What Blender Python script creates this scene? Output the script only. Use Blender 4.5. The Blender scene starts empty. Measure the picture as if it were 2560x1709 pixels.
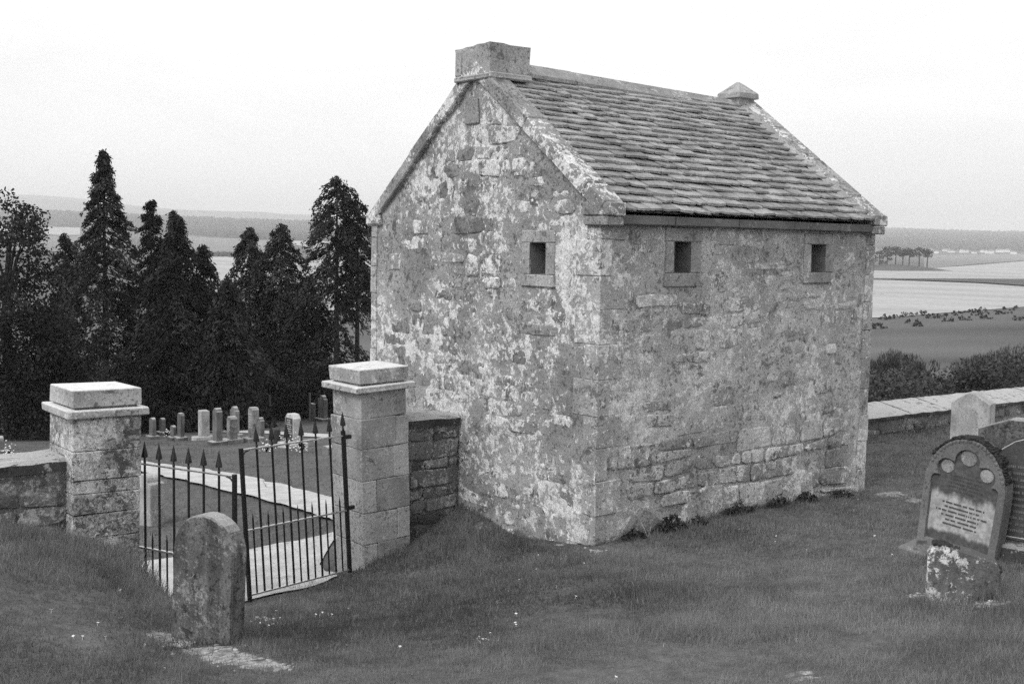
import bpy, bmesh, math, random
import numpy as np
from mathutils import Vector, Matrix, Euler

random.seed(7)
RNG = np.random.default_rng(7)
sc = bpy.context.scene
COL = sc.collection

# ------------------------------------------------------------------ camera
CAM = np.array([-7.971, -8.435, 2.997])
YAW, PITCH, ROLL, FPX = 0.88752, -0.08169, 0.01609, 2941.6
PCX, PCY = 1280.0, 854.5
_f = np.array([math.cos(PITCH) * math.cos(YAW), math.cos(PITCH) * math.sin(YAW), math.sin(PITCH)])
_r0 = np.array([math.sin(YAW), -math.cos(YAW), 0.0])
_u0 = np.cross(_r0, _f)
_r = math.cos(ROLL) * _r0 + math.sin(ROLL) * _u0
_u = -math.sin(ROLL) * _r0 + math.cos(ROLL) * _u0
cam_data = bpy.data.cameras.new("camera")
cam = bpy.data.objects.new("camera", cam_data)
COL.objects.link(cam)
M = Matrix(((_r[0], _u[0], -_f[0], CAM[0]), (_r[1], _u[1], -_f[1], CAM[1]),
            (_r[2], _u[2], -_f[2], CAM[2]), (0, 0, 0, 1)))
cam.matrix_world = M
cam_data.sensor_width = 36.0
cam_data.lens = FPX / 2560.0 * 36.0
cam_data.clip_start = 0.1
cam_data.clip_end = 40000
sc.camera = cam

# ------------------------------------------------------------------ sky, sun, exposure
SUN_DIR = Vector((-0.73, -0.05, 0.69)).normalized()      # towards the sun
SUN_EL = math.asin(SUN_DIR.z)
SUN_ROT = math.atan2(SUN_DIR.x, SUN_DIR.y)
world = bpy.data.worlds.new("World")
sc.world = world
world.use_nodes = True
wt = world.node_tree
for n in list(wt.nodes):
    wt.nodes.remove(n)
w_out = wt.nodes.new("ShaderNodeOutputWorld")
w_bg = wt.nodes.new("ShaderNodeBackground")
w_sky = wt.nodes.new("ShaderNodeTexSky")
w_sky.sky_type = 'NISHITA'
w_sky.sun_disc = False
w_sky.sun_elevation = SUN_EL
w_sky.sun_rotation = SUN_ROT
w_sky.air_density = 1.0
w_sky.dust_density = 2.0
w_bw = wt.nodes.new("ShaderNodeRGBToBW")
w_tc = wt.nodes.new("ShaderNodeTexCoord")
w_map = wt.nodes.new("ShaderNodeMapping")
w_map.inputs["Scale"].default_value = (1.0, 1.0, 3.2)
w_n = wt.nodes.new("ShaderNodeTexNoise")
w_n.inputs["Scale"].default_value = 3.4
w_n.inputs["Detail"].default_value = 7
w_n.inputs["Roughness"].default_value = 0.58
w_n.inputs["Distortion"].default_value = 0.5
w_cr = wt.nodes.new("ShaderNodeMapRange")
w_cr.inputs["From Min"].default_value = 0.36
w_cr.inputs["From Max"].default_value = 0.60
w_cr.inputs["To Min"].default_value = 9.0
w_cr.inputs["To Max"].default_value = 10.4
w_mix = wt.nodes.new("ShaderNodeMix")
w_mix.data_type = 'FLOAT'
w_mix.inputs[0].default_value = 0.93                      # a full cover of thin bright cloud
wt.links.new(w_tc.outputs["Generated"], w_map.inputs["Vector"])
wt.links.new(w_map.outputs[0], w_n.inputs["Vector"])
wt.links.new(w_n.outputs["Fac"], w_cr.inputs["Value"])
wt.links.new(w_sky.outputs[0], w_bw.inputs[0])
wt.links.new(w_bw.outputs[0], w_mix.inputs[2])
wt.links.new(w_cr.outputs[0], w_mix.inputs[3])
wt.links.new(w_mix.outputs[0], w_bg.inputs["Color"])
w_bg.inputs["Strength"].default_value = 0.10
wt.links.new(w_bg.outputs[0], w_out.inputs["Surface"])

sun_data = bpy.data.lights.new("sun", 'SUN')
sun_data.energy = 1.5
sun_data.angle = math.radians(24)
sun_data.color = (1.0, 1.0, 1.0)
sun = bpy.data.objects.new("sun", sun_data)
COL.objects.link(sun)
sun.rotation_euler = SUN_DIR.to_track_quat('Z', 'Y').to_euler()
sun.location = (-20, 5, 30)

sc.view_settings.view_transform = 'Standard'
sc.view_settings.look = 'None'
sc.view_settings.exposure = 0.36
sc.view_settings.gamma = 1.0
sc.view_settings.use_curve_mapping = False
sc.render.engine = 'CYCLES'
sc.cycles.use_denoising = False
sc.cycles.max_bounces = 6
sc.cycles.diffuse_bounces = 3
sc.cycles.glossy_bounces = 3
sc.cycles.transparent_max_bounces = 6
sc.cycles.volume_bounces = 1
sc.cycles.use_adaptive_sampling = False

# ------------------------------------------------------------------ pixel helpers (photo pixel -> world ray)
def ray(px, py):
    return _f + _r * (px - PCX) / FPX - _u * (py - PCY) / FPX
def onplane(px, py, ax, val):
    d = ray(px, py)
    return CAM + d * (val - CAM[ax]) / d[ax]
def atdepth(px, py, dep):
    return CAM + ray(px, py) * dep

# ------------------------------------------------------------------ numpy value noise
def _hash(ix, iy, seed):
    n = (ix.astype(np.int64) * 374761393 + iy.astype(np.int64) * 668265263 + seed * 974634777) & 0x7fffffff
    n = ((n ^ (n >> 13)) * 1274126177) & 0x7fffffff
    n = (n ^ (n >> 16)) & 0xffff
    return n / 65535.0
def vnoise(x, y, seed=0):
    x = np.asarray(x, float); y = np.asarray(y, float)
    ix = np.floor(x); iy = np.floor(y)
    fx = x - ix; fy = y - iy
    fx = fx * fx * (3 - 2 * fx); fy = fy * fy * (3 - 2 * fy)
    a = _hash(ix, iy, seed); b = _hash(ix + 1, iy, seed)
    c = _hash(ix, iy + 1, seed); d = _hash(ix + 1, iy + 1, seed)
    return (a * (1 - fx) + b * fx) * (1 - fy) + (c * (1 - fx) + d * fx) * fy
def fbm(x, y, seed=0, o=4):
    s = 0; a = 0.5; t = 0
    for k in range(o):
        s = s + a * vnoise(x * 2 ** k, y * 2 ** k, seed + 17 * k); t += a; a *= 0.5
    return s / t
def sstep(a, b, x):
    t = np.clip((np.asarray(x, float) - a) / (b - a), 0, 1)
    return t * t * (3 - 2 * t)

# ------------------------------------------------------------------ materials
def new_mat(name):
    m = bpy.data.materials.new(name)
    m.use_nodes = True
    nt = m.node_tree
    for n in list(nt.nodes):
        nt.nodes.remove(n)
    out = nt.nodes.new("ShaderNodeOutputMaterial")
    bs = nt.nodes.new("ShaderNodeBsdfPrincipled")
    nt.links.new(bs.outputs[0], out.inputs["Surface"])
    bs.inputs["Roughness"].default_value = 0.9
    if "Specular IOR Level" in bs.inputs:
        bs.inputs["Specular IOR Level"].default_value = 0.25
    return m, nt, bs, out
class NT:
    def __init__(s, nt):
        s.nt = nt
    def node(s, t, **kw):
        n = s.nt.nodes.new(t)
        for k, v in kw.items():
            setattr(n, k, v)
        return n
    def link(s, a, b):
        s.nt.links.new(a, b)
    def pos(s):
        return s.node("ShaderNodeNewGeometry").outputs["Position"]
    def mapped(s, vec, scale=(1, 1, 1), loc=(0, 0, 0)):
        m = s.node("ShaderNodeMapping")
        m.inputs["Scale"].default_value = scale
        m.inputs["Location"].default_value = loc
        s.link(vec, m.inputs["Vector"])
        return m.outputs[0]
    def noise(s, vec, scale, detail=5, rough=0.55, dist=0.0):
        n = s.node("ShaderNodeTexNoise")
        n.inputs["Scale"].default_value = scale
        n.inputs["Detail"].default_value = detail
        n.inputs["Roughness"].default_value = rough
        n.inputs["Distortion"].default_value = dist
        s.link(vec, n.inputs["Vector"])
        return n.outputs["Fac"]
    def voro(s, vec, scale, rand=1.0):
        n = s.node("ShaderNodeTexVoronoi")
        n.inputs["Scale"].default_value = scale
        n.inputs["Randomness"].default_value = rand
        s.link(vec, n.inputs["Vector"])
        return n.outputs["Distance"], n.outputs["Color"]
    def rng(s, v, a, b, c=0.0, d=1.0, smooth=True):
        n = s.node("ShaderNodeMapRange")
        if smooth:
            n.interpolation_type = 'SMOOTHSTEP'
        n.inputs["From Min"].default_value = a
        n.inputs["From Max"].default_value = b
        n.inputs["To Min"].default_value = c
        n.inputs["To Max"].default_value = d
        s.link(v, n.inputs["Value"])
        return n.outputs[0]
    def math(s, op, a, b=None):
        n = s.node("ShaderNodeMath", operation=op)
        for i, v in enumerate((a, b)):
            if v is None:
                continue
            if isinstance(v, (int, float)):
                n.inputs[i].default_value = v
            else:
                s.link(v, n.inputs[i])
        return n.outputs[0]
    def mix(s, fac, a, b):
        n = s.node("ShaderNodeMix")
        n.data_type = 'FLOAT'
        for i, v in ((0, fac), (2, a), (3, b)):
            if isinstance(v, (int, float)):
                n.inputs[i].default_value = v
            else:
                s.link(v, n.inputs[i])
        return n.outputs[0]
    def bump(s, h, bs, strength=0.5, dist=0.01):
        n = s.node("ShaderNodeBump")
        n.inputs["Strength"].default_value = strength
        n.inputs["Distance"].default_value = dist
        s.link(h, n.inputs["Height"])
        s.link(n.outputs[0], bs.inputs["Normal"])
    def attr(s, name):
        n = s.node("ShaderNodeAttribute", attribute_name=name)
        return n.outputs["Fac"]
    def orand(s):
        return s.node("ShaderNodeObjectInfo").outputs["Random"]

def stone_mat(name, mid=0.25, lichen=0.5, lichen_tone=0.55, dark=0.35, dark_tone=0.07, scale=1.0,
              rand=0.25, bump=0.6, streak=0.0, top_pale=0.0, off=0.0, fine=0.35, patch=1.0):
    m, nt, bs, out = new_mat(name)
    g = NT(nt)
    p = g.mapped(g.pos(), (1, 1, 1), (off, off * 1.7, off * 0.6))
    n1 = g.noise(p, 1.3 * scale, 5, 0.6, 0.3)
    n2 = g.noise(p, 5.5 * scale, 9, 0.72, 0.3)
    n2b = g.noise(g.mapped(p, (1, 1, 1), (2.7, 5.2, 8.8)), 17 * scale, 6, 0.7, 0.2)
    n3 = g.noise(g.mapped(p, (1, 1, 1), (7.3, 2.1, 4.4)), 3.6 * scale, 9, 0.72, 0.4)
    n3b = g.noise(g.mapped(p, (1, 1, 1), (9.3, 1.1, 3.4)), 19 * scale, 5, 0.68)
    big = g.noise(g.mapped(p, (1, 1, 1), (1.2, 9.1, 5.5)), 1.0 * scale, 4, 0.6)
    fn = g.noise(p, 60, 5, 0.8)
    # base tone, one tone to each piece
    col = g.rng(n1, 0.3, 0.7, mid * (1 - 0.25 * patch), mid * (1 + 0.25 * patch))
    tone = g.rng(g.orand(), 0, 1, 1 - rand, 1 + rand, False)
    col = g.math('MULTIPLY', col, tone)
    # darker growth, in patches and specks
    th = 0.64 - 0.14 * dark
    mk = g.rng(n3, th, th + 0.06, 0, 0.8)
    th = 0.66 - 0.14 * dark
    mk2 = g.rng(g.math('ADD', n3b, g.rng(big, 0.3, 0.7, 0.06, -0.06)), th, th + 0.05, 0, 0.75)
    col = g.mix(g.math('MAXIMUM', mk, mk2), col, dark_tone)
    # pale lichen crusts, patches and specks
    bg = g.rng(big, 0.3, 0.7, -0.09, 0.09)
    th = 0.68 - 0.20 * lichen
    l1 = g.rng(g.math('ADD', n2, bg), th, th + 0.045, 0, 0.85)
    th = 0.68 - 0.18 * lichen
    l2 = g.rng(g.math('ADD', n2b, bg), th, th + 0.05, 0, 0.9)
    lm = g.math('MAXIMUM', l1, l2)
    ltone = g.rng(n3b, 0.3, 0.7, lichen_tone * 0.72, lichen_tone * 1.2)
    col = g.mix(lm, col, ltone)
    if streak:
        st = g.noise(g.mapped(p, (9, 9, 1.5)), 1.0, 8, 0.7, 0.8)
        col = g.math('MULTIPLY', col, g.rng(st, 0.38, 0.62, 1 - streak, 1 + 0.6 * streak))
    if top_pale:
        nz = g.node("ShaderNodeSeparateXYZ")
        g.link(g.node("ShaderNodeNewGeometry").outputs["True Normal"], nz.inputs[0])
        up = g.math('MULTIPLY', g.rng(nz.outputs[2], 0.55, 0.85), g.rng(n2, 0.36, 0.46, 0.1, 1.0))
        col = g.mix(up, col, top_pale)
    col = g.math('MULTIPLY', col, g.rng(fn, 0.28, 0.72, 1 - fine, 1 + fine, False))
    g.link(col, bs.inputs["Base Color"])
    h = g.math('ADD', g.math('MULTIPLY', n2, 0.8), g.math('ADD', g.math('MULTIPLY', fn, 0.35), g.math('MULTIPLY', n2b, 0.45)))
    g.bump(h, bs, bump, 0.025)
    bs.inputs["Roughness"].default_value = 0.95
    bs.inputs["Specular IOR Level"].default_value = 0.12
    return m

MAT = {}
MAT['gable_mortar'] = stone_mat("gable_mortar", 0.30, 0.66, 0.74, 0.54, 0.085, 0.9, 0.0, 1.0, fine=.55)
MAT['gable_stone'] = stone_mat("gable_stone", 0.28, 0.68, 0.76, 0.58, 0.08, 1.0, 0.26, 1.0, fine=.55)
MAT['long_mortar'] = stone_mat("long_mortar", 0.42, 0.56, 0.72, 0.56, 0.13, 1.2, 0.0, 1.0, off=3.1, fine=.55)
MAT['long_stone'] = stone_mat("long_stone", 0.36, 0.56, 0.72, 0.60, 0.11, 1.3, 0.32, 1.0, off=3.1, fine=.55)
MAT['quoin'] = stone_mat("quoin_stone", 0.36, 0.64, 0.72, 0.52, 0.10, 1.1, 0.06, 0.8, off=0.0, fine=.5)
MAT['dressed'] = stone_mat("dressed_stone", 0.33, 0.54, 0.60, 0.46, 0.12, 1.2, 0.10, 0.6, off=9.0, fine=.5)
MAT['skew'] = stone_mat("coping_stone", 0.28, 0.62, 0.76, 0.58, 0.09, 1.3, 0.12, 0.7, off=12.0, fine=.5)
MAT['chimney'] = stone_mat("chimney_stone", 0.34, 0.50, 0.52, 0.50, 0.11, 1.2, 0.10, 0.6, off=14.0, fine=.45)
MAT['ridge'] = stone_mat("ridge_stone", 0.27, 0.44, 0.50, 0.40, 0.13, 1.3, 0.14, 0.5, off=16.0, fine=.45)
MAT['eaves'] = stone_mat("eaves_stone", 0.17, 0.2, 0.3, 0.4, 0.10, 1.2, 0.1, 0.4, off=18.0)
MAT['slate'] = stone_mat("stone_slate", 0.29, 0.40, 0.44, 0.40, 0.14, 1.8, 0.24, 0.6, off=21.0, fine=.45)
MAT['pillar'] = stone_mat("pillar_stone", 0.40, 0.66, 0.72, 0.86, 0.05, 1.7, 0.14, 1.0, off=25.0, fine=.5)
MAT['pillar_plain'] = stone_mat("pillar_smooth_stone", 0.34, 0.36, 0.48, 0.46, 0.12, 1.4, 0.24, 0.5, off=27.0, fine=.4)
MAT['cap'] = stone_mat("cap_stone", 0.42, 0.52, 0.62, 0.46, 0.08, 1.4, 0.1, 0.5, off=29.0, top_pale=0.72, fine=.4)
MAT['wall_mortar'] = stone_mat("wall_mortar", 0.17, 0.42, 0.42, 0.60, 0.05, 1.4, 0.0, 0.8, off=33.0, fine=.5)
MAT['wall_stone'] = stone_mat("wall_stone", 0.14, 0.46, 0.44, 0.60, 0.05, 1.4, 0.42, 0.8, off=35.0, fine=.5)
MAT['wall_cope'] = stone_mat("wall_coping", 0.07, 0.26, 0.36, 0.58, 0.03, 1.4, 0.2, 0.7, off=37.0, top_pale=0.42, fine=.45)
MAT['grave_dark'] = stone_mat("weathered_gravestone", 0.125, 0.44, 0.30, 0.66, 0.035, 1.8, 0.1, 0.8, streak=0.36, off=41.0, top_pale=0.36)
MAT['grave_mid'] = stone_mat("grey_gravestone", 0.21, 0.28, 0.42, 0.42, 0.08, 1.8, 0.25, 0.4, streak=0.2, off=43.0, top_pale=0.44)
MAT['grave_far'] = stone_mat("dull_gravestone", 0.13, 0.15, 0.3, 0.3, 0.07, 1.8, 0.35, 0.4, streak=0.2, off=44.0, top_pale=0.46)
MAT['grave_pale'] = stone_mat("pale_gravestone", 0.42, 0.4, 0.56, 0.25, 0.16, 1.8, 0.2, 0.4, streak=0.15, off=45.0)
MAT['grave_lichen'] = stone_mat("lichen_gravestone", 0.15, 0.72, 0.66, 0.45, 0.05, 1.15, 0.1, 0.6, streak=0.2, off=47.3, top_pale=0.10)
MAT['grave_red'] = stone_mat("carved_gravestone", 0.17, 0.08, 0.35, 0.36, 0.07, 1.6, 0.06, 0.35, off=49.0)
MAT['granite'] = stone_mat("dark_granite", 0.075, 0.0, 0.2, 0.2, 0.04, 2.0, 0.05, 0.15, off=51.0)
MAT['earth'] = stone_mat("bare_earth", 0.30, 0.36, 0.42, 0.5, 0.09, 2.5, 0.1, 0.9, off=53.0)
MAT['gravel'] = stone_mat("gravel", 0.50, 0.55, 0.62, 0.50, 0.24, 2.6, 0.0, 0.8, off=55.0, patch=0.5)
MAT['pebble'] = stone_mat("pebble", 0.36, 0.4, 0.5, 0.3, 0.15, 3.0, 0.4, 0.5, off=56.0)

def plain(name, v, rough=0.6, metal=0.0, spec=0.4, var=0.15, sc_=20):
    m, nt, bs, out = new_mat(name)
    g = NT(nt)
    n = g.noise(g.pos(), sc_, 4)
    g.link(g.rng(n, 0.3, 0.7, v * (1 - var), v * (1 + var)), bs.inputs["Base Color"])
    bs.inputs["Roughness"].default_value = rough
    bs.inputs["Metallic"].default_value = metal
    bs.inputs["Specular IOR Level"].default_value = spec
    return m
MAT['iron'] = plain("black_painted_iron", 0.012, 0.45, 0.0, 0.4)
MAT['iron_rail'] = plain("worn_iron_rail", 0.55, 0.36, 0.92, 0.5, 0.25, 30)
MAT['letter_pale'] = plain("pale_lettering", 0.45, 0.8)
MAT['letter_dark'] = plain("dark_lettering", 0.09, 0.9)
MAT['white'] = plain("white_petal", 0.85, 0.7)
MAT['house_white'] = plain("far_white_wall", 0.75, 0.9, 0, 0.1, 0.1, 0.05)
MAT['house_roof'] = plain("far_grey_roof", 0.16, 0.9, 0, 0.1, 0.1, 0.05)
MAT['bark'] = plain("bark", 0.05, 0.95, 0, 0.1, 0.5, 14)
MAT['wood'] = plain("weathered_wood", 0.10, 0.9, 0, 0.1, 0.3, 14)
MAT['moss'] = plain("dark_moss", .035, .95, 0, .1, .5, 60)
MAT['inside'] = plain("dark_plaster", 0.05, 0.95, 0, 0.1)

def leaf_mat(name, v, trans=0.25, rand=0.15):
    m, nt, bs, out = new_mat(name)
    g = NT(nt)
    a = g.attr("tone")
    col = g.math('MULTIPLY', g.rng(a, 0, 1, v * 0.4, v * 1.7, False), g.rng(g.orand(), 0, 1, 1 - rand, 1 + rand, False))
    g.link(col, bs.inputs["Base Color"])
    bs.inputs["Roughness"].default_value = 0.65
    bs.inputs["Specular IOR Level"].default_value = 0.2
    tr = g.node("ShaderNodeBsdfTranslucent")
    g.link(col, tr.inputs["Color"])
    mx = g.node("ShaderNodeMixShader")
    mx.inputs[0].default_value = trans
    g.link(bs.outputs[0], mx.inputs[1])
    g.link(tr.outputs[0], mx.inputs[2])
    g.link(mx.outputs[0], out.inputs["Surface"])
    return m
MAT['conifer'] = leaf_mat("conifer_foliage", 0.029, 0.10)
MAT['broadleaf'] = leaf_mat("broadleaf_foliage", 0.027, 0.2)
MAT['shrub'] = leaf_mat("shrub_foliage", 0.034, 0.15)
MAT['gorse'] = leaf_mat("broom_foliage", 0.075, 0.2)
MAT['bramble'] = leaf_mat("bramble_foliage", 0.065, 0.2)
MAT['broom'] = leaf_mat("broom_twigs", 0.06, 0.2)
MAT['weed'] = leaf_mat("weed_leaves", 0.055, 0.25)
MAT['farwood'] = leaf_mat("far_wood_foliage", 0.035, 0.0)
MAT['grass'] = leaf_mat("grass_blade", 0.205, 0.5, 0.0)

# ground sheet: lawn / rough / bare earth / far land, chosen by painted-on land-use attributes
def ground_mat():
    m, nt, bs, out = new_mat("ground_turf")
    g = NT(nt)
    p = g.pos()
    n1 = g.noise(p, 0.9, 6, 0.6)
    n2 = g.noise(p, 9, 6, 0.65)
    fn = g.noise(p, 70, 3, 0.7)
    col = g.rng(n1, 0.3, 0.7, 0.10, 0.14)
    col = g.math('MULTIPLY', col, g.rng(n2, 0.3, 0.7, 0.75, 1.25))
    col = g.mix(g.attr("far"), col, g.attr("land"))
    e = g.math('MULTIPLY', g.rng(g.noise(p, 14, 7, 0.7), 0.35, 0.65, 0.5, 1.6), 0.27)
    bm_ = g.rng(g.math('ADD', g.attr("bare"), g.rng(n2, 0.2, 0.8, -0.35, 0.35)), 0.4, 0.6)
    col = g.mix(bm_, col, e)
    col = g.math('MULTIPLY', col, g.rng(fn, 0.25, 0.75, 0.72, 1.28, False))
    g.link(col, bs.inputs["Base Color"])
    g.bump(g.math('ADD', n2, g.math('MULTIPLY', fn, 0.5)), bs, 0.7, 0.03)
    bs.inputs["Roughness"].default_value = 1.0
    bs.inputs["Specular IOR Level"].default_value = 0.05
    return m
MAT['ground'] = ground_mat()
def field_mat(name, v, s=0.02):
    m, nt, bs, out = new_mat(name)
    g = NT(nt)
    p = g.pos()
    a = g.noise(g.mapped(p, (1, 0.25, 1)), s * 2, 5, 0.6)
    b = g.noise(p, s * 25, 4, 0.7)
    col = g.math('MULTIPLY', g.rng(a, 0.3, 0.7, v * 0.86, v * 1.12), g.rng(b, 0.3, 0.7, 0.88, 1.12))
    g.link(col, bs.inputs["Base Color"])
    bs.inputs["Roughness"].default_value = 1.0
    bs.inputs["Specular IOR Level"].default_value = 0.03
    return m
MAT['wheat'] = field_mat("ripe_crop", 0.37)
MAT['pasture'] = field_mat("pasture", 0.20)
MAT['darkstrip'] = field_mat("rough_strip", 0.10)

# ------------------------------------------------------------------ mesh helpers
ORG = {}
class MB:
    def __init__(s):
        s.v = []; s.f = []
    def add(s, verts, faces):
        b = len(s.v)
        s.v.extend([tuple(map(float, q)) for q in verts])
        s.f.extend([tuple(b + i for i in q) for q in faces])
    def box(s, lo, hi, bev=0.0, jit=0.0, taper=0.0):
        x0, y0, z0 = lo; x1, y1, z1 = hi
        j = lambda: random.uniform(-jit, jit)
        if bev <= 0:
            vs = [(x + j(), y + j(), z + j()) for z in (z0, z1) for x, y in ((x0, y0), (x1, y0), (x1, y1), (x0, y1))]
            s.add(vs, [(0, 3, 2, 1), (4, 5, 6, 7), (0, 1, 5, 4), (1, 2, 6, 5), (2, 3, 7, 6), (3, 0, 4, 7)])
            return
        b = bev
        # chamfered box: 24 verts
        cs = [(x0, y0, z0), (x1, y0, z0), (x1, y1, z0), (x0, y1, z0), (x0, y0, z1), (x1, y0, z1), (x1, y1, z1), (x0, y1, z1)]
        sg = [(1, 1, 1), (-1, 1, 1), (-1, -1, 1), (1, -1, 1), (1, 1, -1), (-1, 1, -1), (-1, -1, -1), (1, -1, -1)]
        vs = []
        for c, q in zip(cs, sg):
            jx, jy, jz = j(), j(), j()
            c = (c[0] + jx, c[1] + jy, c[2] + jz)
            vs.append((c[0], c[1] + q[1] * b, c[2] + q[2] * b))   # on x face
            vs.append((c[0] + q[0] * b, c[1], c[2] + q[2] * b))   # on y face
            vs.append((c[0] + q[0] * b, c[1] + q[1] * b, c[2]))   # on z face
        X = lambda i: 3 * i; Y = lambda i: 3 * i + 1; Z = lambda i: 3 * i + 2
        fs = [(X(0), X(4), X(7), X(3)), (X(1), X(2), X(6), X(5)), (Y(0), Y(1), Y(5), Y(4)), (Y(3), Y(7), Y(6), Y(2)),
              (Z(0), Z(3), Z(2), Z(1)), (Z(4), Z(5), Z(6), Z(7))]
        for a, c, A, B in ((0, 1, Y, Z), (3, 2, Y, Z), (4, 5, Y, Z), (7, 6, Y, Z), (0, 3, X, Z), (1, 2, X, Z), (4, 7, X, Z), (5, 6, X, Z),
                           (0, 4, X, Y), (1, 5, X, Y), (2, 6, X, Y), (3, 7, X, Y)):
            fs.append((A(a), A(c), B(c), B(a)))
        for i in range(8):
            fs.append((X(i), Y(i), Z(i)))
        s.add(vs, fs)
    def tube(s, pts, rad, n=6, caps=True):
        pts = [Vector(p) for p in pts]
        if not isinstance(rad, (list, tuple)):
            rad = [rad] * len(pts)
        b = len(s.v)
        for i, p in enumerate(pts):
            t = (pts[min(i + 1, len(pts) - 1)] - pts[max(i - 1, 0)]).normalized()
            a = Vector((0, 0, 1)) if abs(t.z) < 0.9 else Vector((1, 0, 0))
            e1 = t.cross(a).normalized(); e2 = t.cross(e1)
            for k in range(n):
                q = 2 * math.pi * k / n
                s.v.append(tuple(p + (e1 * math.cos(q) + e2 * math.sin(q)) * rad[i]))
        for i in range(len(pts) - 1):
            for k in range(n):
                k2 = (k + 1) % n
                s.f.append((b + i * n + k, b + i * n + k2, b + (i + 1) * n + k2, b + (i + 1) * n + k))
        if caps:
            s.f.append(tuple(b + k for k in range(n))[::-1])
            e = b + (len(pts) - 1) * n
            s.f.append(tuple(e + k for k in range(n)))
    def extrude(s, outline, fn, d0, d1, bev=0.0):
        """outline: list of (u,v); fn(u,v,d)->xyz; d0 back, d1 front (bevelled)."""
        n = len(outline)
        cu = sum(p[0] for p in outline) / n; cv = sum(p[1] for p in outline) / n
        rings = [(d0, 0.0)]
        if bev:
            rings += [(d1 - math.copysign(bev, d1 - d0), 0.0), (d1, bev)]
        else:
            rings += [(d1, 0.0)]
        vs = []
        for d, ins in rings:
            for u, v in outline:
                L = math.hypot(u - cu, v - cv) or 1
                k = max(0, 1 - ins / L)
                vs.append(fn(cu + (u - cu) * k, cv + (v - cv) * k, d))
        fs = []
        for r in range(len(rings) - 1):
            for i in range(n):
                j = (i + 1) % n
                fs.append((r * n + i, r * n + j, (r + 1) * n + j, (r + 1) * n + i))
        fs.append(tuple(range(n))[::-1])
        fs.append(tuple((len(rings) - 1) * n + i for i in range(n)))
        s.add(vs, fs)
    def mesh(s, name, org=(0, 0, 0)):
        me = bpy.data.meshes.new(name)
        o = np.array(org, float)
        v = np.array(s.v, float) - o
        me.from_pydata(v.tolist(), [], s.f)
        bm = bmesh.new(); bm.from_mesh(me)
        bmesh.ops.recalc_face_normals(bm, faces=bm.faces)
        bm.to_mesh(me); bm.free()
        return me
    def build(s, name, mat, parent=None, world=True, smooth=False):
        org = ORG.get(parent.name, (0, 0, 0)) if (parent is not None and world) else (0, 0, 0)
        me = s.mesh(name, org)
        me.materials.append(MAT[mat])
        if smooth:
            me.polygons.foreach_set("use_smooth", [True] * len(me.polygons))
        o = bpy.data.objects.new(name, me)
        COL.objects.link(o)
        if parent is not None:
            o.parent = parent
            ORG[o.name] = org
        return o
def tag(o, label=None, cat=None, group=None, kind=None):
    if label: o['label'] = label
    if cat: o['category'] = cat
    if group: o['group'] = group
    if kind: o['kind'] = kind
    return o
def thing(name, label, cat, loc=(0, 0, 0), rot=(0, 0, 0), group=None):
    o = bpy.data.objects.new(name, None)
    COL.objects.link(o)
    o.location = loc
    o.rotation_euler = rot
    o.empty_display_size = 0.2
    ORG[o.name] = tuple(loc)
    return tag(o, label, cat, group)
def raw_mesh(name, verts, faces_tri, mat, parent=None, tone=None, org=(0, 0, 0)):
    """big triangle meshes straight from numpy"""
    me = bpy.data.meshes.new(name)
    v = np.asarray(verts, np.float32) - np.asarray(org, np.float32)
    f = np.asarray(faces_tri, np.int32)
    me.vertices.add(len(v)); me.vertices.foreach_set("co", v.ravel())
    me.loops.add(f.size); me.loops.foreach_set("vertex_index", f.ravel())
    me.polygons.add(len(f))
    me.polygons.foreach_set("loop_start", np.arange(0, f.size, f.shape[1], dtype=np.int32))
    me.polygons.foreach_set("loop_total", np.full(len(f), f.shape[1], np.int32))
    me.update(calc_edges=True)
    if tone is not None:
        a = me.attributes.new("tone", 'FLOAT', 'POINT')
        a.data.foreach_set("value", np.asarray(tone, np.float32))
    me.materials.append(MAT[mat])
    o = bpy.data.objects.new(name, me)
    COL.objects.link(o)
    if parent is not None:
        o.parent = parent
    return o
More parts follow.
